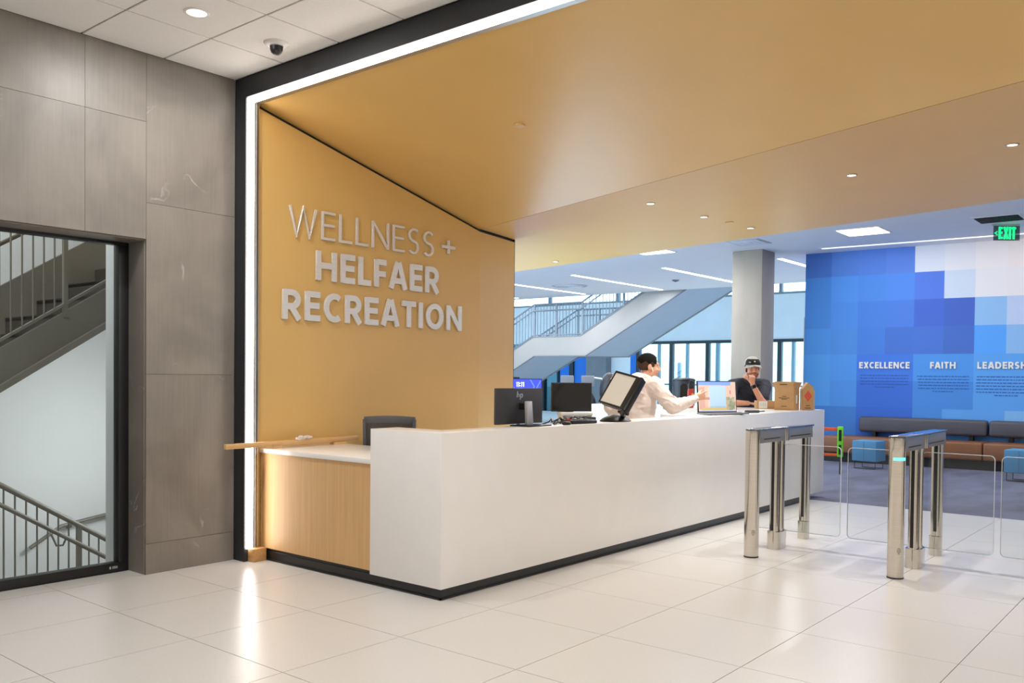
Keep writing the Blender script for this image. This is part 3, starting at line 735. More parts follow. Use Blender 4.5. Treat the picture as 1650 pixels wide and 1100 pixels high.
def strip(x0, x1, y, w, label):
    t = thing('strip_light', label, 'light', ((x0+x1)/2, y, 3.79), group='linear ceiling lights')
    part('housing', MB().box(x0-.02, x1+.02, y-w/2-.02, y+w/2+.02, 3.792, 3.80), 'white_plastic', t)
    part('diffuser', MB().box(x0, x1, y-w/2, y+w/2, 3.785, 3.795), 'strip', t)
for y, x0, x1, lab in ((14.23, 16.5, 20.5, 'linear ceiling light beside the gold wall end'), (11.81, 16.55, 20.6, 'linear ceiling light second from the gold wall'), (9.44, 16.55, 20.6, 'linear ceiling light reaching behind the concrete column'),
                  (6.88, 16.55, 20.6, 'short looking linear ceiling light between column and blue mural'), (16.65, 16.5, 20.5, 'linear ceiling light hidden behind the gold wall'), (4.3, 17.2, 20.6, 'linear ceiling light hidden behind the mural wall')):
    strip(x0, x1, y, .1, lab)
    area('strip_beam', ((x0+x1)/2, y, 3.77), BACK_W*1.3, 4.0, (0.92, 0.95, 1.0), shape='RECTANGLE', size_y=.1)

def panel_lamp(x0, x1, y0, y1, lab, p):
    t = thing('panel_light', lab, 'light', ((x0+x1)/2, (y0+y1)/2, 3.79), group='square ceiling lights')
    part('rim', MB().box(x0-.03, x1+.03, y0-.03, y1+.03, 3.793, 3.80), 'white_plastic', t)
    part('diffuser', MB().box(x0, x1, y0, y1, 3.787, 3.797), 'panel_light', t)
    area('panel_beam', ((x0+x1)/2, (y0+y1)/2, 3.775), p, x1-x0, (1, .97, .93), shape='SQUARE')
panel_lamp(13.98, 14.61, 4.28, 4.9, 'square white ceiling light in front of the blue mural wall', BACK_W*.4)
panel_lamp(14.0, 14.6, 8.1, 8.73, 'square ceiling light just behind the soffit edge left of the column', BACK_W)
for x0, y0 in ((11.2, 8.1), (11.2, 4.28), (11.2, .4), (14.0, .4), (11.2, -3.4), (14.0, -3.4), (11.2, 12), (14.0, 12)):  # unseen panels, added to raise the light in the hall
    panel_lamp(x0, x0+.61, y0, y0+.62, 'added square ceiling light hidden from view above the soffit', BACK_W*.5)
sl = thing('slot_light', 'long white slot light in the ceiling along the mural top', 'light', (15.8, 2, 3.79))
part('diffuser', MB().slab([(15.69, 5.76, 3.787), (15.69+.83, -7.9, 3.787), (15.76+.83, -7.9, 3.787), (15.76, 5.76, 3.787)], (0, 0, .01)), 'slot_diffuser', sl)
part('flange', MB().slab([(15.66, 5.8, 3.793), (15.66+.83, -7.9, 3.793), (15.79+.83, -7.9, 3.793), (15.79, 5.8, 3.793)], (0, 0, .007)), 'white_plastic', sl)
for y in (4.4, 1.6, -1.4):
    area('slot_beam', (15.66+.06*(5.8-y), y, 3.77), BACK_W*.06, 2.6, (1, .97, .94), (.35, 0, -1), shape='RECTANGLE', size_y=.08).rotation_euler.z += 0
df = thing('air_diffuser', 'black slotted air diffuser in the ceiling over the exit sign', 'vent', (14.3, 2.67, 3.79))
part('frame', MB().box(14.02, 14.6, 2.37, 2.99, 3.792, 3.80), 'white_plastic', df)
part('opening', MB().box(14.06, 14.56, 2.40, 2.96, 3.788, 3.793), 'print_black', df)
for i in range(4):
    part('slat', MB().box(14.12+.11*i, 14.14+.11*i, 2.40, 2.96, 3.784, 3.788), 'dark_plastic', df)
df = thing('air_diffuser', 'pale grey square diffuser in the ceiling beside the column top', 'vent', (14.3, 6.5, 3.79))
part('frame', MB().box(14.0, 14.6, 6.22, 6.8, 3.792, 3.80), 'silver', df)
for i in range(3):
    part('slat', MB().box(14.05+.09*i, 14.55-.09*i, 6.27+.09*i, 6.75-.09*i, 3.788-.004*i, 3.792-.004*i), 'pale_blue', df)
df = thing('air_diffuser', 'round louvred diffuser in the ceiling near the stair', 'vent', (18.5, 13.4, 3.79))
part('ring', MB().lathe([(.42, 3.788), (.46, 3.79), (.46, 3.8), (.42, 3.8)], (18.5, 13.3, 0), 28, ring=True), 'silver', df)
for r in (.12, .22, .32):
    part('louvre', MB().lathe([(r, 3.78), (r+.05, 3.79), (r+.05, 3.795), (r, 3.79)], (18.5, 13.3, 0), 28, ring=True), 'pale_blue', df)
sm = thing('ceiling_speaker', 'small round grey detector on the hall ceiling between two strip lights', 'detector', (18.8, 10.4, 3.76))
part('body', MB().lathe([(.05, 3.765), (.08, 3.78), (.09, 3.8)], (18.8, 10.4, 0), 16), 'mid_grey', sm, smooth=True)
part('lens', MB().lathe([(.02, 3.755), (.03, 3.766)], (18.8, 10.4, 0), 12), 'black_plastic', sm)

ext = thing('exit_sign', 'hanging EXIT sign with glowing green letters near the mural ceiling', 'sign', (14.87, 2.68, 3.55))
ey_ = R.copy(); o0 = Vector((14.87, 2.68, 0))-ey_*.195
part('panel', MB().slab([o0+Vector((0, 0, 3.555)), o0+ey_*.39+Vector((0, 0, 3.555)), o0+ey_*.39+Vector((0, 0, 3.775)), o0+Vector((0, 0, 3.775))], F*.008), 'exit_dark', ext)
part('mount_bar', MB().slab([o0+Vector((0, 0, 3.775)), o0+ey_*.39+Vector((0, 0, 3.775)), o0+ey_*.39+Vector((0, 0, 3.80)), o0+Vector((0, 0, 3.80))], F*.05), 'alu', ext)
word('EXIT', .22, .10, .075, .255, 3.575, .185, o0-F*.001, ey_, (0, 0, 1), -F*.006, lambda c, mb: part('letter', mb, 'exit_green', ext))
part('chevron', MB().ribbon([(.055, 3.69), (.02, 3.665), (.055, 3.64)], .016, o0-F*.001, ey_, (0, 0, 1), -F*.006), 'exit_green', ext)

# ================================================================== WALL LETTERING
sign = thing('wall_sign', 'brushed metal raised sign WELLNESS + HELFAER RECREATION on gold wall', 'sign', (5.3, GY, 1.88))
mk = lambda c, mb: part('letter', mb, 'letter', sign, bevel=.0015, seg=1)
dpt = (0, .02, 0)
org = (0, GY-.024, 0)
word('WELLNESS', .085, .155, 4.335, 5.995-4.335, 2.572, .236, org, (1, 0, 0), (0, 0, 1), dpt, mk)
word('+', .10, .1, 6.10, .185, 2.60, .25, org, (1, 0, 0), (0, 0, 1), dpt, mk)
word('HELFAER', .19, .125, 4.605, 1.455, 2.232, .245, org, (1, 0, 0), (0, 0, 1), dpt, mk)
word('RECREATION', .19, .125, 4.273, 2.115, 1.892, .24, org, (1, 0, 0), (0, 0, 1), dpt, mk)

# ================================================================== RECEPTION DESK
DX, DY, DT = 4.077, 3.923, 1.08
desk = thing('reception_desk', 'long white solid surface reception desk with black toe kick', 'desk', (7, 4.3, 0))
part('front_shell', MB().prism([(DX, DY), (10.89, DY), (10.89, 6.95), (9.75, 6.95), (9.75, 4.55), (7.95, 4.55), (7.95, 4.18), (4.336, 4.18), (4.336, 4.607), (DX, 4.607)], 'z', .07, DT), 'corian', desk, bevel=.0025)
part('toe_kick', MB().prism([(DX+.012, DY+.012), (10.46, DY+.012), (10.46, 6.8), (9.9, 6.8), (9.9, 4.12), (4.3, 4.12), (4.3, 5.83), (DX+.012, 5.83)], 'z', .0, .07), 'toe', desk)
part('toe_kick', MB().box(DX+.02, 4.3, 4.607, 5.83, .07, .092), 'toe', desk)
part('toe_lip', MB().box(DX, DX+.014, DY, 5.83, .004, .012).box(DX, 10.46, DY, DY+.014, .004, .012), 'toe', desk)
part('oak_front', MB().box(DX+.012, DX+.032, 4.607, 5.89, .092, .834), 'oak', desk)
part('oak_edge', MB().box(DX+.006, DX+.04, 5.89, 5.905, .092, .834), 'ply', desk)
part('low_counter', MB().box(DX, 4.86, 4.607, 5.908, .834, .868), 'corian', desk, bevel=.002)
part('counter_support', MB().box(DX+.04, 4.80, 5.84, 5.88, .0, .834), 'oak', desk)
part('work_surface', MB().box(4.86, 7.15, 4.18, 5.0, .74, .775), 'corian', desk, bevel=.002)
part('work_surface_leg', MB().box(7.08, 7.13, 4.3, 4.95, 0, .74).box(4.9, 4.95, 4.3, 4.95, 0, .74), 'corian', desk)

bo = thing('wooden_board', 'long pale wooden board lying across the low counter against the gold wall', 'board', (4.35, 5.8, .868))
part('plank', MB().slab([(3.703, 5.78, .884), (4.99, 5.79, .892), (4.99, 5.79, .93), (3.703, 5.78, .922)], (0, .035, 0)), 'oak_x', bo, bevel=.003)
part('batten', MB().box(4.72, 4.84, 5.77, 5.85, .868, .889), 'oak_x', bo); part('batten', MB().box(4.12, 4.2, 5.78, 5.85, .868, .888), 'oak_x', bo)

# --- office chair behind the low counter
ch = thing('office_chair', 'dark grey mesh office chair behind the low counter', 'chair', (5.2, 5.6, 0))
axr = R.copy(); fr_ = F.copy(); cc = Vector((5.018, 5.446, 0))
def chp(a, z, d=0): return cc+axr*a+fr_*d+Vector((0, 0, z))
def bowed(z0, z1, w0, w1, n=8, d0=0.0, th=.03):
    mb = MB(); vs = []
    for k, (z, w) in enumerate(((z0, w0), (z1, w1))):
        for i in range(n+1):
            s = -1+2*i/n
            p = chp(s*w, z+(.012*(1-s*s) if k else 0), d0+.05*(s*s)-.05*k*.0)
            vs += [p, p+fr_*th]
    fs = []
    q = lambda k, i, t: k*(n+1)*2+i*2+t
    for i in range(n):
        fs += [(q(0, i, 0), q(0, i+1, 0), q(1, i+1, 0), q(1, i, 0)), (q(0, i, 1), q(1, i, 1), q(1, i+1, 1), q(0, i+1, 1)), (q(0, i, 0), q(0, i, 1), q(0, i+1, 1), q(0, i+1, 0)), (q(1, i, 0), q(1, i+1, 0), q(1, i+1, 1), q(1, i, 1))]
    fs += [(q(0, 0, 0), q(1, 0, 0), q(1, 0, 1), q(0, 0, 1)), (q(0, n, 0), q(0, n, 1), q(1, n, 1), q(1, n, 0))]
    return mb.add(vs, fs)
part('backrest_top', bowed(1.045, 1.10, .215, .218), 'chair_grey', ch, bevel=.008)
part('backrest_mesh', bowed(.60, 1.05, .18, .20, th=.012), 'mesh_fabric', ch)
for s in (-1, 1):
    part('backrest_side', MB().tube([chp(s*.185, .56, .05), chp(s*.205, .85, .052), chp(s*.208, 1.08, .05)], .017, 8), 'chair_grey', ch, smooth=True)
part('seat', MB().obox(chp(0, .47, .20), axr, fr_, (0, 0, 1), .46, .36, .07), 'mesh_fabric', ch, bevel=.02)
part('spine', MB().tube([chp(0, .42, .16), chp(0, .45, .0), chp(0, .7, .01)], .022, 8), 'black_plastic', ch, smooth=True)
part('gas_column', MB().tube([chp(0, .08, .15), chp(0, .44, .15)], .025, 10), 'black_plastic', ch, smooth=True)
for k in range(5):
    a_ = 2*PI*k/5; e_ = chp(0, .07, .15)+Vector((math.cos(a_)*.26, math.sin(a_)*.26, 0))
    lg = part('leg', MB().tube([chp(0, .11, .15), e_], .02, 6, .013), 'black_plastic', ch, smooth=True)
    part('caster', MB().ell(e_-Vector((0, 0, .04)), (.028, .028, .03), None, 10, 6), 'black_plastic', lg, smooth=True)

# ================================================================== THINGS ON THE DESK
def stroke_logo(mb, org, ex, ez, dp):
    mb.ribbon([(0, .075), (.0, .022)], .007, org, ex, ez, dp); mb.ribbon([(0, .047), (.012, .05), (.018, .044), (.018, .022)], .007, org, ex, ez, dp)
    mb.ribbon([(.032, .0), (.032, .05), (.046, .05), (.05, .036), (.046, .022), (.034, .022)], .007, org, ex, ez, dp)
mo = thing('monitor', 'dark grey computer monitor seen from behind on the desk ledge', 'monitor', (5.2, 4.08, DT))
part('back_shell', MB().box(4.925, 5.478, 4.185, 4.215, 1.092, 1.362), 'monitor_back', mo, bevel=.006)
part('screen', MB().box(4.935, 5.468, 4.215, 4.218, 1.105, 1.352), 'screen_off', mo)
lg = MB(); stroke_logo(lg, (5.155, 4.1845, 1.275), Vector((1.3, 0, 0)), Vector((.12, 0, .85)), (0, -.002, 0))
part('logo', lg, 'silver', mo, label='silver round hand-drawn style letters logo')
part('stand_column', MB().slab([(5.175, 4.09, 1.088), (5.245, 4.09, 1.088), (5.245, 4.105, 1.265), (5.185, 4.105, 1.265)], (0, .03, 0)), 'silver', mo, bevel=.004)
part('stand_hinge', MB().box(5.185, 5.24, 4.13, 4.187, 1.20, 1.25), 'black_plastic', mo)
part('stand_base', MB().box(5.06, 5.34, 3.99, 4.172, DT, DT+.009), 'black_plastic', mo, bevel=.003)

m2 = thing('monitor', 'black computer monitor with dark screen facing out beside document holder', 'monitor', (6.85, 4.78, .775))
mc_ = Vector((6.762, 4.826, 0)); th_ = math.radians(-50.6+16); ax = Vector((math.cos(th_), math.sin(th_), 0)); an = Vector((math.sin(th_), -math.cos(th_), 0))
def m2p(a, z, d=0): return mc_+ax*a+an*d+Vector((0, 0, z))
W2 = .40
part('bezel', MB().obox(m2p(0, 1.262), ax, an, (0, 0, 1), W2, .03, .272), 'black_plastic', m2, bevel=.004)
part('screen', MB().obox(m2p(0, 1.265, .0165), ax, an, (0, 0, 1), W2-.02, .003, .245), 'screen_off', m2)
part('stand_column', MB().obox(m2p(0, .98, -.04), ax, an, (0, 0, 1), .06, .03, .4), 'black_plastic', m2)
part('stand_base', MB().obox(m2p(0, .782, -.02), ax, an, (0, 0, 1), .24, .18, .014), 'black_plastic', m2)
rs = thing('desk_riser', 'white shelf riser below the dark screen', 'shelf', m2p(0, .775, .1))
part('shelf', MB().obox(m2p(0, 1.108, .10), ax, an, (0, 0, 1), .31, .12, .03), 'white_plastic', rs, bevel=.003)
for s in (-1, 1):
    part('leg', MB().obox(m2p(s*.14, .934, .10), ax, an, (0, 0, 1), .02, .10, .318), 'white_plastic', rs)
gb = solo('power_adapter', MB().obox(m2p(-.04, .935, .20), ax, an, (0, 0, 1), .2, .07, .32), 'mid_grey', 'grey upright box under the white riser behind the ledge', 'box', bevel=.005)
gb2 = solo('card_reader', MB().obox(m2p(.12, .93, .20), ax, an, (0, 0, 1), .08, .07, .31), 'dark_plastic', 'small black upright box beside the grey box under riser', 'device', bevel=.005)
# loose cables and small kit on the ledge
def wiggle(p0, p1, n, amp, z):
    pts = []
    for i in range(n+1):
        t = i/n; pts.append((p0[0]+(p1[0]-p0[0])*t+random.uniform(-amp, amp), p0[1]+(p1[1]-p0[1])*t+random.uniform(-amp*.6, amp*.6), z+(random.uniform(0, .045) if 0 < i < n else 0)))
    return pts
for i, (a_, b_, m_, lab) in enumerate((((5.42, 4.12), (5.95, 4.06), 'black_wire', 'black cable looping from the monitor along the desk ledge'), ((5.62, 4.1), (6.02, 4.13), 'black_wire', 'black cable bunched just behind the flat handset cradle'), ((5.45, 4.05), (5.75, 4.13), 'black_wire', 'short black cable curled near the silver monitor stand'), ((5.5, 4.14), (6.0, 4.14), 'white_plastic', 'white cable tangled at the back of the ledge'))):
    solo('cable', MB().tube(wiggle(a_, b_, 14, .04, DT+.006), .0055, 6), m_, lab, 'cable', group='loose cables on the ledge', smooth=True)
solo('computer_mouse', MB().ell((5.53, 3.99, DT+.012), (.05, .03, .018)), 'black_plastic', 'small black mouse on the ledge beside the silver stand', 'mouse', smooth=True)
kb = thing('label_printer', 'flat black handset cradle lying on the ledge left of document holder', 'device', (5.78, 4.03, DT))
part('body', MB().rbox((5.78, 4.03, DT+.014), (.28, .1, .028), -.15), 'black_plastic', kb, bevel=.008)
part('pad', MB().rbox((5.80, 4.03, DT+.031), (.17, .06, .006), -.15), 'dark_plastic', kb, bevel=.002)
part('red_tab', MB().rbox((5.67, 4.07, DT+.034), (.03, .02, .012), -.15), 'print_red', kb)
cup = thing('glass_tumbler', 'small clear cup on the desk between screen and document holder', 'cup', (6.9, 4.3, .775))
part('body', MB().lathe([(.026, 1.0), (.033, 1.115), (.031, 1.115), (.024, 1.004)], (6.75, 4.35, 0), 16), 'white_plastic', cup, smooth=True)
part('stand', MB().box(6.70, 6.80, 4.30, 4.40, .775, 1.0), 'white_plastic', cup)

# --- document display holder
dh = thing('document_holder', 'black tilted desktop document display holder with white pages', 'holder', (6.31, 3.985, DT))
pxm = 7.4/f_px
c0 = Vector((6.285, 3.99, 1.345))
a_up = (R3*29+U3*48+F2*15); a_rt = (R3*31-U3*10-F2*27)
a_up = a_up.normalized(); a_rt = (a_rt-a_up*a_rt.dot(a_up)).normalized(); a_n = a_rt.cross(a_up)
if a_n.dot(F2) > 0: a_n = -a_n
def dhb(cx_, cy_, cz_, sx, sy, sz): return MB().obox(c0+a_rt*cx_+a_up*cy_+a_n*cz_, a_rt, a_up, a_n, sx, sy, sz)
part('page', dhb(-.012, 0, .004, .205, .285, .003), 'page', dh)
for nm, b_ in (('frame_edge', dhb(-.012, .152, .004, .23, .018, .008)), ('frame_edge', dhb(-.012, -.150, .004, .23, .014, .008)), ('frame_edge', dhb(-.122, 0, .004, .012, .315, .008)), ('frame_edge', dhb(.108, 0, .004, .034, .315, .010))):
    part(nm, b_, 'black_plastic', dh)
for k in range(4):
    part('page_panel', dhb(-.012+.010*k, 0, -.012-.013*k, .235, .31, .004), 'white_plastic' if k % 2 else 'dark_plastic', dh)
for k in range(4):
    part('index_tab', dhb(-.135, .10-.065*k, -.008-.010*k, .016, .05, .004), 'white_plastic', dh)
part('spine', dhb(.135, 0, -.03, .03, .33, .075), 'black_plastic', dh, bevel=.006)
bot = c0+a_rt*.125-a_up*.17-a_n*.02
part('neck', MB().tube([bot+a_up*.03, bot-a_up*.02, Vector((6.325, 3.975, DT+.05))], .022, 10), 'black_plastic', dh, smooth=True)
part('knob', MB().tube([Vector((6.325, 3.975, DT+.075))-a_rt*.05, Vector((6.325, 3.975, DT+.075))+a_rt*.05], .014, 10), 'black_plastic', dh, smooth=True)
part('base', MB().lathe([(.16, 0), (.165, .006), (.14, .024), (.10, .042), (.05, .055), (.02, .058)], (6.32, 4.05, DT), 32, sx=1.0, sy=.72), 'black_plastic', dh, smooth=True)

# --- open laptop facing out
lp = thing('laptop', 'open laptop with picture wallpaper on screen at the desk front', 'laptop', (8.42, 4.12, DT))
bl_, br_ = Vector((8.155, 4.235, DT)), Vector((8.645, 4.04, DT))
lx = (br_-bl_).normalized(); ln = Vector((lx.y, -lx.x, 0))            # ln towards the visitors
lw = (br_-bl_).length; lh = .325; lt = (Vector((0, 0, 1))-ln*.08).normalized()
part('deck', MB().obox(bl_+lx*lw/2+ln*.085+Vector((0, 0, .014)), lx, ln, (0, 0, 1), lw+.02, .18, .016), 'mid_grey', lp, bevel=.003)
part('keyboard', MB().obox(bl_+lx*lw/2+ln*.07+Vector((0, 0, .0235)), lx, ln, (0, 0, 1), lw*.85, .1, .004), 'dark_plastic', lp)
for s in (.1, .9):
    part('foot', MB().obox(bl_+lx*lw*s+ln*.13+Vector((0, 0, .003)), lx, ln, (0, 0, 1), .03, .015, .006), 'black_plastic', lp)
s0 = bl_+Vector((0, 0, .022))
part('lid', MB().obox(s0+lx*lw/2+lt*lh/2, lx, lt, ln, lw, lh, .012), 'black_plastic', lp, bevel=.002)
# desktop picture: sky, arcade pillars, garden, drawn as flat print on a backlit sheet
def screen_mat(name, c, e=.55):
    return mat(name, c, rough=.3, emit=c, estr=e)
def scr(u0, u1, v0, v1, name, c, dz=0, e=.45):
    q = s0+lx*(lw*(u0+u1)/2)+lt*(lh*(v0+v1)/2)+ln*(.0072+dz*.5)
    return part(name, MB().obox(q, lx, lt, ln, lw*(u1-u0), lh*(v1-v0), .0006), screen_mat('screen '+str(c), c, e), lp)
scr(.02, .98, .03, .97, 'screen_image', (216, 188, 172))
scr(.02, .85, .86, .97, 'screen_sky', (128, 160, 245), .0008)
for i, (u, w) in enumerate(((.04, .14), (.26, .04), (.36, .05))):
    scr(u, u+w, .10, .80, 'screen_pillar', (226, 200, 182) if i else (206, 162, 150), .0008)
scr(.04, .32, .40, .48, 'screen_shadow', (190, 140, 126), .001)
for i in range(26):
    u = random.uniform(.72, .88); v = random.uniform(.06, .44); scr(u, u+random.uniform(.05, .09), v, v+random.uniform(.07, .14), 'screen_shrub', random.choice(((150, 156, 128), (166, 160, 134), (136, 148, 122), (186, 172, 146))), .0010+.0001*i)
scr(.82, .85, .58, .70, 'screen_flower', (220, 110, 110), .0022)
scr(.10, .78, .04, .15, 'screen_path', (206, 186, 130), .0010)
scr(.02, .98, .03, .065, 'screen_taskbar', (190, 196, 224), .0024)
scr(.30, .715, .16, .84, 'screen_window', (178, 208, 246), .003)
scr(.32, .70, .17, .20, 'screen_window_edge', (150, 200, 190), .0034)
scr(.38, .60, .84, .87, 'screen_tab', (186, 190, 222), .0028)

# --- small things on the far end of the counter
hs = thing('barcode_scanner', 'small black hand scanner with cable on the white counter beside laptop', 'scanner', (9.12, 4.06, DT))
part('body', MB().rbox((9.12, 4.08, DT+.014), (.17, .07, .028), -.3), 'dark_plastic', hs, bevel=.008)
part('window', MB().rbox((9.10, 4.09, DT+.030), (.08, .04, .004), -.3), 'silver', hs)
part('cord', MB().tube([(9.2, 4.06, DT+.01), (9.32, 4.1, DT+.008), (9.42, 4.07, DT+.012), (9.5, 4.12, DT+.006)], .006, 6), 'black_wire', hs, smooth=True)

def carton(name, label, c, rz, sx, sy, h, kind):
    t = thing(name, label, 'box', (c[0], c[1], DT), rz, group='cartons on the counter end')
    C0 = Vector((c[0], c[1], 0)); A = Vector((math.cos(rz), math.sin(rz), 0)); B = Vector((-A.y, A.x, 0)); z = DT; th = .004
    def pt(a, b, zz): return C0+A*a+B*b+Vector((0, 0, zz))
    body = MB()
    for s in (-1, 1):
        body.obox(pt(s*(sx/2-th/2), 0, z+h/2), A, B, (0, 0, 1), th, sy, h); body.obox(pt(0, s*(sy/2-th/2), z+h/2), A, B, (0, 0, 1), sx-2*th, th, h)
    body.obox(pt(0, 0, z+th/2), A, B, (0, 0, 1), sx, sy, th)
    part('carton_body', body, 'cardboard', t)
    return t, pt, A, B
bxa = math.atan2(-.18, .147)                                          # along the visible front face of the cartons
t, pt, A, B = carton('cardboard_box', 'open brown cardboard box with upright flaps on the counter end', (10.38, 4.2), bxa-.62, .235, .2, .258, 0)
zt = DT+.258
def flap(o_, p, q, out, l): return MB().slab([p, q, q+out*l, p+out*l], Vector((0, 0, .004)) if abs(out.z) < .5 else out.cross(q-p).normalized()*.004)
part('flap', flap(t, pt(-.115, -.1, zt), pt(.115, -.1, zt), (Vector((0, 0, 1))-B*.12+Vector((0, 0, 0))).normalized(), .085), 'cardboard', t)
part('flap', flap(t, pt(-.115, -.1, zt), pt(-.115, .1, zt), (Vector((0, 0, .9))-A*.45).normalized(), .085), 'cardboard', t)
part('flap', flap(t, pt(.115, -.1, zt), pt(.115, .1, zt), (Vector((0, 0, .9))+A*.4).normalized(), .085), 'cardboard', t)
part('flap', flap(t, pt(-.115, .1, zt), pt(.115, .1, zt), (Vector((0, 0, 1))+B*.3).normalized(), .085), 'cardboard', t)
pr = MB()
for zz, ws in ((.165, (.05,)), (.145, (.13,)), (.13, (.07,)), (.045, (.07,))):
    x = -sum(ws)/2
    for w in ws:
        n_ = max(2, int(w/.014))
        for k in range(n_):
            pr.obox(pt(x+w*(k+.5)/n_, -.1005, DT+zz), A, B, (0, 0, 1), w/n_*.75, .001, .009)
part('print_mark', pr, 'print_dark', t)
pr = MB()
for k in range(6): pr.obox(pt(-.045+.015*k, -.112, zt+.05), A, B, (Vector((0, 0, 1))-B*.12), .011, .001, .010)
part('print_mark', pr, 'print_dark', t)
pr = MB().obox(pt(.1185, 0, DT+.13), A, B, (0, 0, 1), .001, .05, .10)
part('shipping_label', pr, 'print_white', t)

t, pt, A, B = carton('cardboard_box', 'gable topped brown carton with red diamond beside the open box', (10.57, 4.03), bxa-.12, .13, .17, .25, 1)
zt = DT+.25
part('gable_roof', MB().add([pt(-.065, -.085, zt), pt(.065, -.085, zt), pt(.065, .085, zt), pt(-.065, .085, zt), pt(0, -.085, zt+.085), pt(0, .085, zt+.085)], [(0, 1, 4), (2, 3, 5), (0, 4, 5, 3), (1, 2, 5, 4), (0, 3, 2, 1)]), 'cardboard', t)
part('hazard_diamond', MB().ribbon([(-.034, 0), (0, .05), (.034, 0), (0, -.05)], .02, pt(0, -.0855, DT+.17), A, Vector((0, 0, 1)), -B*.001, True).ribbon([(0, -.02), (0, .025)], .03, pt(0, -.0855, DT+.17), A, Vector((0, 0, 1)), -B*.001), 'print_red', t)
part('print_mark', MB().obox(pt(0, -.0855, DT+.055), A, B, (0, 0, 1), .05, .001, .008).obox(pt(0, -.0855, DT+.025), A, B, (0, 0, 1), .07, .001, .008), 'print_dark', t)
t, pt, A, B = carton('cardboard_box', 'narrow silver printed carton with black open top behind the gable box', (10.72, 4.05), bxa-.1, .09, .15, .24, 2)
part('sleeve', MB().obox(pt(0, 0, DT+.12), A, B, (0, 0, 1), .093, .153, .236), 'steel_tin', t)
part('open_flap', MB().slab([pt(-.04, -.06, DT+.24), pt(.04, -.06, DT+.24), pt(.05, .05, DT+.30), pt(-.03, .05, DT+.30)], (0, 0, .005)), 'black_plastic', t)
part('print_mark', MB().obox(pt(0, -.0775, DT+.10), A, B, (0, 0, 1), .05, .001, .03).obox(pt(0, -.0775, DT+.03), A, B, (0, 0, 1), .06, .001, .05), 'mid_grey', t)

sb = thing('parcel_box', 'small flat brown box with white label in front of man in cap', 'box', (10.53, 4.56, DT))
sa = math.atan2(-.165, .135); A = Vector((math.cos(sa), math.sin(sa), 0)); B = Vector((-A.y, A.x, 0)); C0 = Vector((10.55, 4.56, DT))
part('carton_body', MB().obox(C0+Vector((0, 0, .05)), A, B, (0, 0, 1), .215, .14, .10), 'cardboard', sb, bevel=.002)
part('paper_label', MB().obox(C0+A*-.035-B*.0705+Vector((0, 0, .05)), A, B, (0, 0, 1), .105, .001, .088), 'print_white', sb)
pr = MB()
for k in range(4): pr.obox(C0+A*(-.07+.022*k)-B*.0713+Vector((0, 0, .055)), A, B, (0, 0, 1), .004, .001, .05)
part('print_mark', pr, 'mid_grey', sb)
part('tape_end', MB().obox(C0+A*.112+Vector((0, 0, .09)), A, B, (0, 0, 1), .02, .1, .012), 'print_red', sb)
td = thing('tape_dispenser', 'black tape dispenser beside the small labelled box', 'dispenser', (10.68, 4.44, DT))
part('body', MB().rbox((10.66, 4.42, DT+.02), (.1, .05, .04), sa), 'black_plastic', td, bevel=.006)
part('roll', MB().tube([(10.655, 4.40, DT+.05), (10.675, 4.43, DT+.05)], .033, 14), 'dark_plastic', td, smooth=True)

wb = thing('water_bottle', 'red insulated water bottle with black loop lid on the counter', 'bottle', (9.95, 5.3, DT))
wx, wy = 9.985, 5.288
part('body', MB().lathe([(.035, DT), (.04, DT+.01), (.04, DT+.21), (.034, DT+.235), (.03, DT+.245)], (wx, wy, 0), 20), 'bottle_red', wb, smooth=True)
part('sticker', MB().lathe([(.0405, DT+.06), (.0405, DT+.18)], (wx+.006, wy-.008, 0), 20), 'bottle_tan', wb, smooth=True)
part('lid', MB().lathe([(.034, DT+.24), (.036, DT+.25), (.036, DT+.29), (.03, DT+.30)], (wx, wy, 0), 20), 'black_plastic', wb, smooth=True)
part('loop_handle', MB().tube([Vector((wx, wy, DT+.27))+R*.034, Vector((wx, wy, DT+.335))+R*.036, Vector((wx, wy, DT+.345))-R*.01, Vector((wx, wy, DT+.29))-R*.02], .006, 6), 'black_plastic', wb, smooth=True)

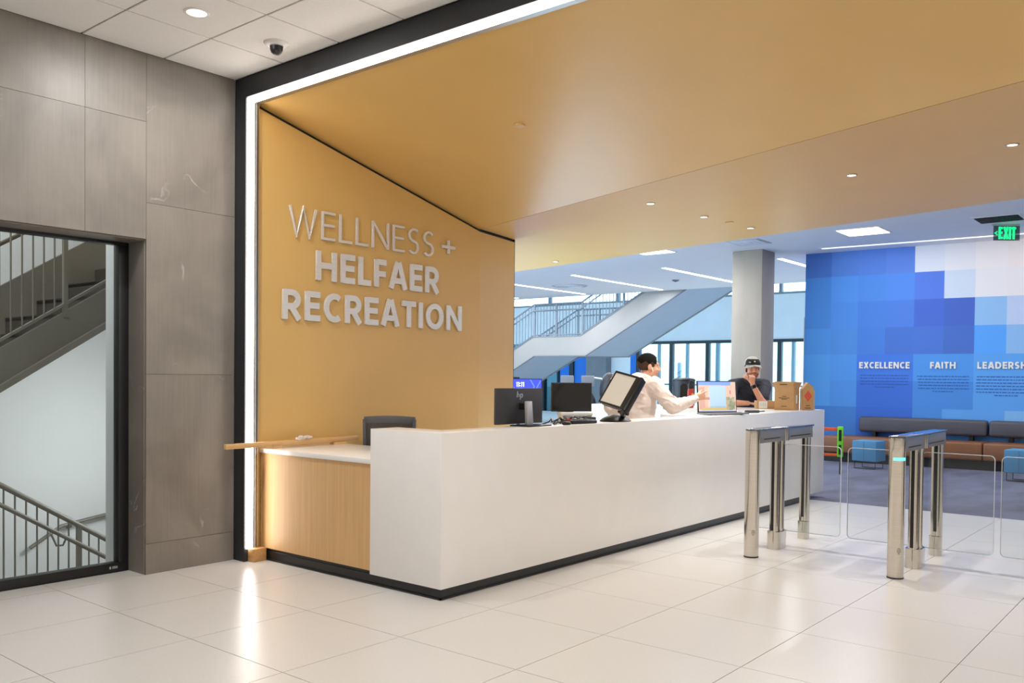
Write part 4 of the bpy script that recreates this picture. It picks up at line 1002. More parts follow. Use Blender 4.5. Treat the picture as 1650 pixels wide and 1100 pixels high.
# ================================================================== TURNSTILES
def gate_body(label, y):
    t = thing('turnstile', label, 'turnstile', (7.33, y, 0), group='stainless turnstiles')
    xf, xm, xr = 6.775, 7.28, 7.915
    fp = part('front_post', MB().lathe([(.058, 0), (.058, .92), (.0585, .921), (.0585, 1.03)], (xf, y, 0), 32), 'steel', t, smooth=True)
    part('post_foot_ring', MB().lathe([(.059, 0), (.059, .012)], (xf, y, 0), 32), 'dark_plastic', fp, smooth=True)
    vs = []; a0, a1 = math.radians(170), math.radians(262)
    sl_ = MB(); n_ = 8
    for k in range(n_+1):
        a_ = a0+(a1-a0)*k/n_
        for z_ in (.868, .888): vs.append((xf+.0592*math.cos(a_), y+.0592*math.sin(a_), z_))
    sl_.add(vs, [(2*k, 2*k+2, 2*k+3, 2*k+1) for k in range(n_)])
    if 'green' in label: part('green_indicator', sl_, 'green_led', fp, label='lit green status light')
    mk_ = MB()
    for k, (hw, zz) in enumerate(((.25, .225), (.55, .217), (.45, .209), (.6, .201), (.3, .193), (.22, .185))):
        for j in range(5):
            a_ = math.radians(216)+(j-2)*hw/5; b_ = a_+hw/5*.9
            mk_.add([(xf+.0588*math.cos(q), y+.0588*math.sin(q), z_) for q in (a_, b_) for z_ in (zz, zz+.0028)], [(0, 2, 3, 1)])
    part('reader_mark', mk_, 'print_dark', fp)
    # middle: oval foot, four tubes, web and sleeve
    part('middle_foot', MB().prism([(xm-.04+.055*math.cos(a_), y+.06*math.sin(a_)) for a_ in [PI/2+PI*k/10 for k in range(11)]]+[(xm+.055+.055*math.cos(a_), y+.06*math.sin(a_)) for a_ in [-PI/2+PI*k/10 for k in range(11)]], 'z', 0, .15), 'steel', t, smooth=True)
    for dx, dy, r_ in ((-.055, 0, .036), (.012, -.03, .02), (.012, .03, .02), (.075, 0, .034)):
        part('middle_tube', MB().tube([(xm+dx, y+dy, .15), (xm+dx, y+dy, .93)], r_, 20), 'steel', t, smooth=True)
    part('middle_web', MB().box(xm-.05, xm+.07, y-.012, y+.012, .15, .93), 'steel_dark', t)
    part('slot_strip', MB().box(xm-.094, xm-.086, y-.012, y+.012, .16, .92), 'black_plastic', t)
    part('slot_strip', MB().box(xr-.052, xr-.043, y-.012, y+.012, .20, .92), 'black_plastic', t)
    part('sleeve', MB().prism([(xm+.07+.05*math.cos(a_), y+.068*math.sin(a_)) for a_ in [2*PI*k/24 for k in range(24)]], 'z', .925, 1.03), 'steel', t, smooth=True)
    part('rear_post', MB().lathe([(.046, 0), (.046, 1.03)], (xr, y, 0), 28), 'steel', t, smooth=True)
    part('rear_post_foot', MB().lathe([(.05, 0), (.05, .16)], (xr-.02, y, 0), 24), 'steel', t, smooth=True)
    part('beam', MB().box(xf, xr+.04, y-.05, y+.05, .925, 1.03), 'steel_dark', t, bevel=.003)
    for x0, x1 in ((xf+.1, xm-.07), (xm+.16, xr-.02)):
        for s in (-1, 1):
            part('beam_slot', MB().box(x0, x1, y+s*.0505-.0008, y+s*.0505+.0008, .953, .961), 'black_plastic', t)
    lid_poly = [(xf+.06*math.cos(a_), y+.06*math.sin(a_)) for a_ in [PI/2+PI*k/10 for k in range(11)]]+[(xm-.04, y-.06), (xm+.03, y-.072), (xm+.11, y-.072), (xm+.18, y-.06), (xr+.06, y-.056), (xr+.06, y+.056), (xm+.18, y+.06), (xm+.11, y+.072), (xm+.03, y+.072), (xm-.04, y+.06)]
    part('lid', MB().prism(lid_poly, 'z', 1.03, 1.043), 'glass_lid', t, bevel=.002)
    return t

def rounded(y0, y1, z0, z1, r, n=6):
    pts = []
    for cy_, cz_, a0 in ((y1-r, z1-r, 0), (y0+r, z1-r, 90), (y0+r, z0+r, 180), (y1-r, z0+r, 270)):
        pts += [(cy_+r*math.cos(math.radians(a0+90*k/n)), cz_+r*math.sin(math.radians(a0+90*k/n))) for k in range(n+1)]
    return pts
def wing(t, y0, y1, z1=.892):
    x = 7.372
    pts = rounded(min(y0, y1), max(y0, y1), .145, z1, .035)
    w = part('glass_wing', MB().prism(pts, 'x', x-.006, x+.006), 'acrylic', t)
    part('wing_edge', MB().ribbon(pts, .004, (x-.0065, 0, 0), (0, 1, 0), (0, 0, 1), (.013, 0, 0), True), 'glass_edge', w)
    s = 1 if y1 > y0 else -1
YA, YB, YC = 3.02, 1.90, .78
ta = gate_body('stainless turnstile standing next to the white desk front', YA)
wing(ta, YA-.02, 2.510); wing(ta, YA+.02, YA+.32)
tb = gate_body('stainless turnstile with lit green indicator on front post', YB)
wing(tb, YB+.02, 2.452); wing(tb, YB-.02, 1.372)
tc_ = gate_body('stainless turnstile off the picture edge whose glass wing shows', YC)
wing(tc_, YC+.02, 1.325); wing(tc_, YC-.02, .2)

# ================================================================== HALL FURNITURE
bn = thing('bench', 'long brown vinyl wall bench with charcoal bolster backs under mural', 'bench', (16.1, 2.5, 0))
def along(y, off): return Vector((MX(y)-off, y, 0))
def bslab(y0, y1, o0_, o1_, z0, z1):
    return MB().slab([along(y0, o0_)+Vector((0, 0, z0)), along(y1, o0_)+Vector((0, 0, z0)), along(y1, o1_)+Vector((0, 0, z0)), along(y0, o1_)+Vector((0, 0, z0))], (0, 0, z1-z0))
for y0, y1 in ((5.72, 3.14), (3.13, .55), (.54, -2.0)):
    part('seat_cushion', bslab(y0, y1, .66, .06, .16, .45), 'leather_brown', bn, bevel=.035, seg=3)
part('seat_base', bslab(5.68, -1.98, .54, .08, .0, .16), 'black_plastic', bn)
for y0, y1 in ((5.20, 3.16), (3.13, .55), (.54, -2.0)):
    part('backrest_bolster', bslab(y0, y1, .24, .02, .53, .80), 'leather_grey', bn, bevel=.05, seg=3)
    for q in (.12, .88):
        yy = y0+(y1-y0)*q
        part('back_bracket', bslab(yy+.03, yy-.03, .16, .03, .44, .56), 'black_plastic', bn)

def ottoman(x, y, lab, rz=-.1):
    t = thing('ottoman', lab, 'ottoman', (x, y, 0), rz, group='blue ottomans')
    A = Vector((math.cos(rz), math.sin(rz), 0)); B = Vector((-A.y, A.x, 0)); C0 = Vector((x, y, 0))
    part('cushion', MB().obox(C0+Vector((0, 0, .295)), A, B, (0, 0, 1), .40, .40, .335), 'ottoman_blue', t, bevel=.018)
    for s in (-1, 1):
        part('sled_leg', MB().tube([C0+A*s*.15-B*.17+Vector((0, 0, .14)), C0+A*s*.15-B*.17+Vector((0, 0, .01)), C0+A*s*.15+B*.17+Vector((0, 0, .01)), C0+A*s*.15+B*.17+Vector((0, 0, .14))], .007, 6), 'black_wire', t)
    part('seam', MB().obox(C0+Vector((0, 0, .295)), A, B, (0, 0, 1), .403, .004, .30), 'leather_grey', t)
ottoman(14.88, 4.62, 'blue cube ottoman on thin black legs left of the turnstile')
ottoman(14.62, 2.36, 'blue cube ottoman cut by the right picture edge')

br = thing('folding_barrier', 'orange and lime green folding barrier frame behind the desk end', 'barrier', (13.5, 4.9, 0))
pA = Vector((13.43, 5.55, 0)); pB = Vector((13.63, 4.66, 0)); d_ = (pB-pA).normalized()
for z0, z1 in ((.665, .715), (.275, .315)):
    part('orange_rail', MB().slab([pA+Vector((0, 0, z0)), pB+Vector((0, 0, z0)), pB+Vector((0, 0, z1)), pA+Vector((0, 0, z1))], Vector((-d_.y, d_.x, 0))*.03), 'orange', br, bevel=.004)
for q in (pB, pA):
    part('green_upright', MB().obox(q+Vector((0, 0, .50)), d_, (-d_.y, d_.x, 0), (0, 0, 1), .085, .05, .47), 'green', br, bevel=.012)
    part('black_insert', MB().obox(q+Vector((0, 0, .60))-Vector((-d_.y, d_.x, 0))*.022, d_, (-d_.y, d_.x, 0), (0, 0, 1), .04, .02, .17), 'black_plastic', br)
    part('black_insert', MB().obox(q+Vector((0, 0, .38))-Vector((-d_.y, d_.x, 0))*.022, d_, (-d_.y, d_.x, 0), (0, 0, 1), .035, .02, .15), 'black_plastic', br)
    part('leg', MB().tube([q+Vector((0, 0, .3)), q+Vector((0, 0, 0))], .012, 8), 'black_plastic', br)

# --- bins, screens and gym machines behind the desk
wd = thing('wipe_dispenser', 'tall dark grey floor dispenser with black oval slot by far windows', 'dispenser', (14.4, 7.85, 0))
wc_ = Vector((14.47, 7.80, 0))
part('cabinet', MB().prism([(wc_.x+.2*math.cos(a_)*(1 if abs(math.cos(a_)) < .9 else 1), wc_.y+.2*math.sin(a_)) for a_ in [2*PI*k/20 for k in range(20)]], 'z', 0, 1.40), 'dark_plastic', wd, smooth=True)
part('lid', MB().lathe([(.205, 1.40), (.205, 1.43), (.17, 1.455), (.1, 1.46)], wc_, 24), 'black_plastic', wd, smooth=True)
slp = wc_-F*.19-R*.045
part('slot', MB().ribbon(rounded(-.05, .05, .55, 1.34, .049), .02, slp, R, Vector((0, 0, 1)), -F*.02, True).obox(slp-F*.005+Vector((0, 0, .94)), R, F, (0, 0, 1), .085, .04, .76), 'screen_off', wd)
lblm = MB()
for k in range(3): lblm.obox(wc_-F*.187+R*(.105+.012*k)+Vector((0, 0, 1.25-.09*k)), R, F, (0, 0, 1), .03, .02, .05)
part('printed_mark', lblm, 'print_white', wd)

tvc = Vector((14.0, 11.32, 0)); tv = thing('display_screen', 'blue information screen showing a clock beyond the gold wall end', 'screen', tvc)
part('bezel', MB().obox(tvc+Vector((0, 0, 1.135)), R, F, (0, 0, 1), .96, .05, .55), 'black_plastic', tv)
M['tv_blue'] = mat('blue screen', (50, 60, 230), emit=(58, 70, 238), estr=.8); M['tv_white'] = mat('screen text', (240, 244, 255), emit=(235, 240, 255), estr=.9)
M['tv_light'] = mat('screen light blue', (90, 120, 245), emit=(92, 124, 248), estr=.8)
part('screen', MB().obox(tvc-F*.027+Vector((0, 0, 1.135)), R, F, (0, 0, 1), .93, .004, .52), 'tv_blue', tv)
word('11:31', .2, .16, -.045, .16, 1.245, .095, tvc-F*.03, R, (0, 0, 1), -F*.002, lambda c, mb: part('clock_digit', mb, 'tv_white', tv))
part('date_line', MB().ribbon([(-.03, 1.215), (.10, 1.215)], .014, tvc-F*.03, R, (0, 0, 1), -F*.002), 'tv_light', tv)
part('screen_graphic', MB().ribbon([(.24, 1.39), (.32, 1.25), (.27, 1.12)], .02, tvc-F*.03, R, (0, 0, 1), -F*.002).ribbon([(.45, 1.37), (.34, 1.16), (.38, .95)], .02, tvc-F*.03, R, (0, 0, 1), -F*.002).ribbon([(-.16, 1.33), (-.05, 1.15), (-.02, .95)], .014, tvc-F*.03, R, (0, 0, 1), -F*.002), 'tv_light', tv)
part('camera_bar', MB().obox(tvc-R*.06+Vector((0, 0, 1.425)), R, F, (0, 0, 1), .16, .06, .03), 'black_plastic', tv)
part('pole', MB().tube([tvc+F*.05+Vector((0, 0, .02)), tvc+F*.05+Vector((0, 0, 1.2))], .035, 10), 'black_plastic', tv)
part('base', MB().obox(tvc+F*.05+Vector((0, 0, .015)), R, F, (0, 0, 1), .7, .5, .03), 'black_plastic', tv)

def machine(name, lab, c, mirror=1, white=True):
    t = thing(name, lab, 'machine', c, group='exercise machines by the stair')
    c = Vector(c)
    part('console', MB().obox(c+Vector((0, 0, 1.36))-R*.0, R, F, Vector((0, 0, 1))+F*.2, .30, .08, .26), 'mid_grey', t, bevel=.02)
    part('upright', MB().tube([c+Vector((0, 0, .1)), c+F*.05+Vector((0, 0, .8)), c+Vector((0, 0, 1.3))], .06, 10), 'dark_plastic', t, smooth=True)
    part('base_frame', MB().obox(c+Vector((0, 0, .06)), R, F, (0, 0, 1), .36, .7, .12), 'dark_plastic', t, bevel=.02)
    part('flywheel_cover', MB().ell(c+Vector((0, 0, .75))+F*.1, (.22, .22, .42)), 'dark_plastic', t, smooth=True)
    if white:
        part('handle_arm', MB().tube([c-R*.06*mirror+Vector((0, 0, 1.1)), c+R*.03*mirror+Vector((0, 0, 1.34)), c+R*.14*mirror+Vector((0, 0, 1.44)), c+R*.30*mirror+Vector((0, 0, 1.42)), c+R*.48*mirror+Vector((0, 0, 1.33)), c+R*.62*mirror+Vector((0, 0, 1.36))], .022, 8), 'white_plastic', t, smooth=True)
    return t
machine('exercise_machine', 'grey exercise machine console over the dark screen top', (16.25, 11.72, 0), white=False)
machine('exercise_machine', 'exercise machine with curved white handle bar beside document holder', (16.55, 11.36, 0))
big = machine('exercise_machine', 'large grey shrouded exercise machine just left of the document holder', (16.86, 10.98, 0), white=False)
part('shroud', MB().ell(Vector((16.86, 10.98, 1.15)), (.2, .24, .42)), 'dark_plastic', big, smooth=True)
solo('cardboard_box', MB().box(17.6, 17.9, 11.2, 11.5, 0, 1.02), 'cardboard', 'plain brown box at the foot of the machines', 'box', bevel=.004)

# ================================================================== FAR STAIR
FX = 21.0; FW = 2.3
fs = thing('staircase', 'pale grey open staircase with landing beyond the hall ceiling', 'stairs', (22, 15, 0))
lo_t = lambda y: 2.645-.52*(y-16.43)      # top edge of lower stringer (rises towards -y)
hi_t = lambda y: 2.645+.545*(14.68-y)
def string_poly():
    y0, y1 = 21.5, 9.0
    top = [(y0, lo_t(y0)), (16.43, 2.645), (14.68, 2.645), (y1, hi_t(y1))]
    bot = [(y1, hi_t(y1)-.68), (14.5, 2.075), (16.38, 2.075), (y0, lo_t(y0)-.60)]
    return top+bot
part('stringer', MB().prism(string_poly(), 'x', FX, FX+.06), 'stringer', fs)
part('stringer', MB().prism(string_poly(), 'x', FX+FW, FX+FW+.06), 'stringer', fs)
inner = [(y, z-.02) for y, z in string_poly()[:4]]; bot = [(y, z+.03) for y, z in string_poly()[4:]]
part('soffit', MB().prism([(y, z) for y, z in bot]+[(y, z+.05) for y, z in bot[::-1]], 'x', FX+.06, FX+FW), 'stair_soffit', fs)
part('edge_strip', MB().prism([(y, z+.02) for y, z in string_poly()[:4]]+[(y, z-.0) for y, z in string_poly()[:4]][::-1], 'x', FX-.02, FX+.08), 'rail_grey', fs)
part('edge_strip', MB().prism([(y, z+.012) for y, z in string_poly()[4:]]+[(y, z-.012) for y, z in string_poly()[4:]][::-1], 'x', FX-.02, FX+.04), 'mid_grey', fs)
for i in range(16):
    y = 16.43+i*.3; part('tread', MB().box(FX+.06, FX+FW, y, y+.32, lo_t(y)-.20, lo_t(y)-.15), 'mid_grey', fs)
for i in range(17):
    y = 14.68-i*.3; part('tread', MB().box(FX+.06, FX+FW, y-.32, y, hi_t(y)-.02, hi_t(y)+.03), 'mid_grey', fs)
part('landing', MB().box(FX+.06, FX+FW, 14.68, 16.43, 2.52, 2.60), 'mid_grey', fs)
def far_rail(x, label):
    t = thing('stair_railing', label, 'railing', (x, 15.5, 2.66), group='far stair railings')
    zt_ = lambda y: (lo_t(y) if y > 16.43 else hi_t(y) if y < 14.68 else 2.645)
    ylist = [20.6, 16.43, 14.68, 10.5]
    part('handrail', MB().tube([(x, y, zt_(y)+.975) for y in ylist], .028, 8), 'rail_grey', t)
    part('grip_rail', MB().tube([(x-.06, y, zt_(y)+.78) for y in ylist], .022, 8), 'rail_grey', t)
    part('bottom_rail', MB().tube([(x, y, zt_(y)+.06) for y in ylist], .018, 8), 'rail_grey', t)
    y = 20.5; k = 0
    while y > 10.5:
        if min(abs(y-q) for q in (16.43, 15.55, 14.68, 13.2, 18.0, 11.8)) < .06:
            part('post', MB().box(x-.02, x+.02, y-.03, y+.03, zt_(y)-.1, zt_(y)+.98), 'rail_grey', t)
        else:
            part('baluster', MB().box(x-.008, x+.008, y-.008, y+.008, zt_(y)+.05, zt_(y)+.97), 'rail_grey', t)
        y -= .117
far_rail(FX+.03, 'near grey railing of the far staircase')
far_rail(FX+FW+.03, 'rear grey railing of the far staircase, seen between the near balusters')

# ================================================================== PEOPLE
def bake(mb, voxel, smooth=6, wrinkle=0.0):
    me = bpy.data.meshes.new('tmp'); me.from_pydata(mb.v, [], mb.f)
    bm = bmesh.new(); bm.from_mesh(me); bmesh.ops.recalc_face_normals(bm, faces=bm.faces); bm.to_mesh(me); bm.free()
    o = bpy.data.objects.new('tmp', me); COL.objects.link(o)
    r = o.modifiers.new('r', 'REMESH'); r.mode = 'VOXEL'; r.voxel_size = voxel; r.use_smooth_shade = True
    s = o.modifiers.new('s', 'SMOOTH'); s.factor = .5; s.iterations = smooth
    bpy.context.view_layer.update()
    ev = o.evaluated_get(bpy.context.evaluated_depsgraph_get())
    res = bpy.data.meshes.new_from_object(ev)
    bpy.data.objects.remove(o)
    for p in res.polygons: p.use_smooth = True
    if wrinkle:
        nrm_ = [v.normal.copy() for v in res.vertices]
        for v, n_ in zip(res.vertices, nrm_):
            q = Vector((v.co.x*11+v.co.z*5, v.co.y*11-v.co.z*4, v.co.z*16)); a_ = 1-abs(noise.noise(q))*2; b_ = noise.noise(q*.45+Vector((5, 3, 1)))
            v.co += n_*wrinkle*(a_*a_*a_*max(0, .5+b_)-.25+.5*b_)
        res.update()
    return res


def skin_obj(name, me, m, parent=None, loc=None):
    me.name = name
    o = bpy.data.objects.new(name, me); COL.objects.link(o); me.materials.clear(); me.materials.append(M[m])
    if parent:
        o.parent = parent; me.transform(Matrix.Translation(-parent.location))
    elif loc is not None:
        me.transform(Matrix.Translation(-Vector(loc))); o.location = loc
    return o


class Head:
    """local frame: x forward, y left, z up, origin between the ears"""
    def __init__(s, c, yaw_, pitch_=0, roll_=0, k=1.0):
        s.c = Vector(c); s.k = k
        s.m = Matrix.Rotation(yaw_, 3, 'Z') @ Matrix.Rotation(pitch_, 3, 'Y') @ Matrix.Rotation(roll_, 3, 'X')
    def p(s, x, y, z): return s.c+s.m @ (Vector((x, y, z))*s.k)
    def ell(s, mb, c, r, nu=16, nv=10): mb.ell(s.p(*c), tuple(q*s.k for q in r), s.m, nu, nv)
    def skull(s, mb):
        s.ell(mb, (-.012, 0, .035), (.098, .077, .088)); s.ell(mb, (.030, 0, -.02), (.066, .064, .085))
        s.ell(mb, (.030, 0, -.070), (.058, .052, .042)); s.ell(mb, (.070, 0, -.098), (.022, .026, .017))
        mb.cap(s.p(.092, 0, .018), s.p(.112, 0, -.024), .010*s.k, .013*s.k); s.ell(mb, (.104, .011, -.030), (.012, .009, .008)); s.ell(mb, (.104, -.011, -.030), (.012, .009, .008))
        for q in (-1, 1):
            s.ell(mb, (.072, q*.036, -.028), (.026, .024, .024)); s.ell(mb, (.082, q*.030, .030), (.014, .026, .010))
            s.ell(mb, (-.006, q*.077, -.006), (.020, .009, .033)); s.ell(mb, (.004, q*.045, -.062), (.04, .018, .035))
        s.ell(mb, (.088, 0, -.056), (.015, .026, .010)); s.ell(mb, (.086, 0, -.070), (.014, .022, .009))
    def face(s, root, brow='hair'):
        for q in (-1, 1):
            part('eye', _e(s, (.0795, q*.031, .006), (.009, .014, .008)), 'eye_white', root, smooth=True)
            part('iris', _e(s, (.0862, q*.031, .006), (.004, .006, .006)), 'eye_dark', root, smooth=True)
            part('eyebrow', MB().tube([s.p(.0895, q*.014, .031), s.p(.0905, q*.030, .036), s.p(.082, q*.048, .030)], .0045*s.k, 6), brow, root, smooth=True)
        part('lips', _m(lambda mb: (s.ell(mb, (.0965, 0, -.0585), (.008, .021, .0055)), s.ell(mb, (.0955, 0, -.068), (.008, .018, .006)))), 'lips', root, smooth=True)
def _e(h, c, r):
    mb = MB(); h.ell(mb, c, r, 10, 7); return mb
def _m(fn):
    mb = MB(); fn(mb); return mb


def shell(h, c, rad, keep, nu=96, nv=64, lift=0.0):
    """closed lens cut from an ellipsoid: faces of the outside that pass keep(local), backed by a copy slightly inside"""
    full = MB(); full.ell((0, 0, 0), rad, None, nu, nv)
    fs = [f for f in full.f if keep(Vector([sum(full.v[i][k] for i in f)/len(f) for k in range(3)])+Vector(c))]
    used = sorted({i for f in fs for i in f}); ix = {v: i for i, v in enumerate(used)}
    outer = [h.p(*(Vector(full.v[i])+Vector(c))) for i in used]; inner = [h.p(*(Vector(full.v[i])*.90+Vector(c))) for i in used]
    n = len(used); F_ = [tuple(ix[i] for i in f) for f in fs]; cnt = {}
    for f in F_:
        for a_, b_ in zip(f, f[1:]+f[:1]): cnt[(a_, b_)] = 1
    rim = [(a_, b_) for (a_, b_) in cnt if (b_, a_) not in cnt]
    return MB().add(outer+inner, F_+[tuple(i+n for i in f[::-1]) for f in F_]+[(b_, a_, a_+n, b_+n) for a_, b_ in rim])


def hand(mb, wrist, fwd, palm_n, side, curl, k=1.0, point=False, thumb_out=.6):
    """palm plus five fingers; fwd = along the fingers, palm_n = out of the palm, side = towards the thumb"""
    fwd, palm_n, side = Vector(fwd).normalized(), Vector(palm_n).normalized(), Vector(side).normalized()
    w = Vector(wrist)
    for j in range(4):
        o_ = side*(.028-.0187*j)*k
        mb.cap(w+o_*.55+fwd*.012*k, w+o_+fwd*.088*k, .0135*k, .0115*k)
    L = [.074, .082, .076, .060]
    for j in range(4):
        b_ = w+side*(.028-.0187*j)*k+fwd*.088*k; ang = 0; d = fwd.copy(); seg = [.44, .32, .24]; cu = (.12 if (point and j == 0) else curl)
        for q in range(3):
            ang += cu*(1.0 if q else .8); d = fwd*math.cos(ang)+palm_n*math.sin(ang)
            e_ = b_+d*L[j]*seg[q]*k; mb.cap(b_, e_, (.0088-.0008*q)*k, (.0082-.0008*q)*k, 10); b_ = e_
    t0 = w+side*.026*k+fwd*.028*k; d = (fwd*.75+side*thumb_out+palm_n*.35).normalized(); t1 = t0+d*.042*k
    d2 = (fwd*1.0+side*.05+palm_n*.55).normalized(); t2 = t1+d2*.034*k; t3 = t2+(d2+palm_n*.4).normalized()*.026*k
    mb.cap(t0, t1, .0135*k, .0105*k); mb.cap(t1, t2, .0102*k, .009*k); mb.cap(t2, t3, .009*k, .0078*k)


def legs(mb, hipL, hipR, footL, footR, fwd, grow=0.0):
    for hp, ft in ((hipL, footL), (hipR, footR)):
        hp, ft = Vector(hp), Vector(ft); kn = hp.lerp(ft, .5)+Vector(fwd)*.03
        mb.cap(hp, kn, .088+grow, .060+grow); mb.cap(kn, ft+Vector((0, 0, .09)), .060+grow, .045+grow)

wrp = MB()
for i in range(6):
    wrp.ell((4.36+.024*i, 5.80+random.uniform(-.012, .012), .938+random.uniform(-.004, .006)), (.028, .018, random.uniform(.012, .020)), Matrix.Rotation(random.uniform(-.5, .5), 3, 'Y'), 8, 5)
wme = bake(wrp, .0045, 1, .012)
for p in wme.polygons: p.use_smooth = False
wob = skin_obj('plastic_wrap', wme, 'plastic_wrap', loc=(4.42, 5.80, .923)); wob['label'] = 'crumpled clear plastic film lying on the wooden board'; wob['category'] = 'wrapper'

# ---- student in the cream hoodie
sc_ = Vector((7.55, 4.56, 0)); sf = Vector((.975, -.22, 0)).normalized(); sl2 = Vector((-sf.y, sf.x, 0))
hd = Head((7.628, 4.508, 1.560), math.radians(-45), .05, 0, 1.04)
hipL, hipR = sc_+sl2*.09+Vector((0, 0, .90)), sc_-sl2*.09+Vector((0, 0, .90))
fL, fR = sc_+sl2*.11, sc_-sl2*.11+sf*.05
shR, shL = Vector((7.535, 4.385, 1.385)), Vector((7.61, 4.715, 1.395))
elR, wrR = Vector((7.60, 4.215, 1.165)), Vector((7.815, 4.085, 1.250))
elL, wrL = Vector((7.36, 4.78, 1.16)), Vector((7.56, 4.80, 1.02))
neckb = Vector((7.575, 4.545, 1.42))
body = MB(); hd.skull(body)
body.cap(hd.p(-.018, 0, -.06), neckb, .050, .056); body.cap(neckb, sc_+Vector((0, 0, 1.25)), .07, .12)
body.ell(sc_+Vector((.01, 0, 1.20)), (.11, .15, .20), Matrix.Rotation(math.atan2(sf.y, sf.x), 3, 'Z')); body.ell(sc_+Vector((0, 0, .95)), (.105, .145, .17), Matrix.Rotation(math.atan2(sf.y, sf.x), 3, 'Z'))
body.cap(neckb+Vector((0, 0, -.04)), shR, .045, .055); body.cap(neckb+Vector((0, 0, -.04)), shL, .045, .055)
for a_, b_, c_ in ((shR, elR, wrR), (shL, elL, wrL)):
    body.cap(a_, b_, .052, .040); body.cap(b_, c_, .040, .026)
hdir = (Vector((7.93, 3.995, 1.305))-wrR).normalized(); side_ = Vector((0, 0, 1)); side_ = (side_-hdir*side_.dot(hdir)).normalized(); pn = side_.cross(hdir).normalized()
if pn.dot(F) < 0: pn = -pn
hand(body, wrR, hdir, pn, side_, .95, 1.0, point=True, thumb_out=.4)
hand(body, wrL, (.8, .1, -.6), (.2, -1, 0), (.6, .1, .8), .35, .95)
legs(body, hipL, hipR, fL, fR, sf)
for ft in (fL, fR): body.cap(ft+Vector((0, 0, .045)), ft+sf*.15+Vector((0, 0, .03)), .04, .03)
stu = skin_obj('person', bake(body, .0065, 4), 'skin', loc=(sc_.x, sc_.y, 0))
stu['label'] = 'person in cream hoodie with earbud standing behind desk and pointing at laptop'; stu['category'] = 'person'
hd.face(stu)
hf = lambda q: q.z > .028+.55*max(0, q.x-.055)*1.6+(.0 if q.x < .0 else 0) and not (q.x > .068 and q.z < .085)
part('hair', shell(hd, (-.014, 0, .040), (.105, .083, .093), lambda q: q.z > .088 or (q.x < .062 and q.z > .040+.012*math.sin(q.x*90))), 'hair', stu, smooth=True)
part('hair_fade', shell(hd, (-.014, 0, .034), (.100, .0795, .091), lambda q: q.z <= .055 and (q.x < -.02 and q.z > -.036 or q.x < .040 and q.z > .0)), 'hair_fade', stu, smooth=True)
part('earbud', MB().tube([hd.p(.012, -.086, -.008), hd.p(.010, -.091, -.016), hd.p(.022, -.088, -.044)], .0048, 8), 'white_plastic', stu, smooth=True)
hood = MB(); g = .022
rz_ = Matrix.Rotation(math.atan2(sf.y, sf.x), 3, 'Z')
hood.ell(sc_+Vector((.01, 0, 1.20)), (.145, .185, .235), rz_); hood.ell(sc_+Vector((0, 0, .98)), (.155, .19, .20), rz_); hood.cap(sc_+Vector((0, 0, .90)), sc_+Vector((0, 0, 1.1)), .145, .15)
hood.cap(neckb+Vector((0, 0, -.035)), shR, .072, .082); hood.cap(neckb+Vector((0, 0, -.035)), shL, .072, .082)
for a_, b_, c_ in ((shR, elR, wrR), (shL, elL, wrL)):
    hood.cap(a_, b_, .085, .072); hood.cap(b_, c_.lerp(b_, .06), .074, .046); hood.cap(c_.lerp(b_, .12), c_.lerp(b_, .02), .046, .040)
for i in range(14):
    a_ = PI*(.25+1.5*i/13); b_ = PI*(.25+1.5*(i+1)/13)
    q = lambda t: neckb+sf*.075*math.cos(t)*1.05+sl2*.085*math.sin(t)+Vector((0, 0, .030-.022*math.cos(t)))
    hood.cap(q(a_), q(b_), .030, .030, 8)
hood.ell(neckb-sf*.10+Vector((0, 0, -.03)), (.07, .12, .095), rz_); hood.ell(neckb-sf*.12-sl2*.03+Vector((0, 0, -.10)), (.06, .10, .09), rz_)
for k_i in range(5):
    a_ = elR.lerp(shR, .1+.17*k_i); nn = Vector((random.uniform(-1, 1), random.uniform(-1, .2), random.uniform(-.4, .4))).normalized()
    hood.ell(a_+nn*.055, (.03, .03, .014))
sk1 = skin_obj('hoodie', bake(hood, .009, 3, .013), 'hoodie', stu)
cuff = MB().cap(wrR.lerp(elR, .03), wrR.lerp(elR, .16), .041, .045); part('cuff', cuff, 'hoodie', stu, smooth=True)
tr = MB(); legs(tr, hipL, hipR, fL, fR, sf, .02); tr.ell(sc_+Vector((0, 0, .90)), (.13, .17, .14), rz_)
skin_obj('trousers', bake(tr, .016, 3), 'trousers', stu)
for ft in (fL, fR):
    part('shoe', MB().cap(ft-sf*.05+Vector((0, 0, .05)), ft+sf*.17+Vector((0, 0, .042)), .05, .042), 'shoe', stu, smooth=True)

# ---- man in cap leaning on the far counter
mfw = (-F).normalized(); mlf = Vector((-mfw.y, mfw.x, 0))
mk_c = Vector((11.14, 5.06, 0)); hk = 1.16
mh = Head((11.022, 4.938, 1.588), math.atan2(mfw.y, mfw.x)-.02, .06, 0, hk)
ms = mk_c+Vector((0, 0, 1.30))
shL, shR = Vector((11.21, 4.845, 1.365)), Vector((10.94, 5.175, 1.365))
elL, wrL = Vector((10.90, 4.735, 1.145)), Vector((10.80, 4.83, 1.375))
elR, wrR = Vector((10.70, 5.10, 1.135)), Vector((10.76, 4.87, 1.135))
mn = Vector((11.08, 5.02, 1.45))
mb_ = MB(); mh.skull(mb_)
mb_.cap(mh.p(-.02, 0, -.06), mn, .066, .074); mb_.cap(mn, ms, .08, .13)
mrz = Matrix.Rotation(math.atan2(mfw.y, mfw.x), 3, 'Z')
hipc = Vector((11.26, 5.17, 0))
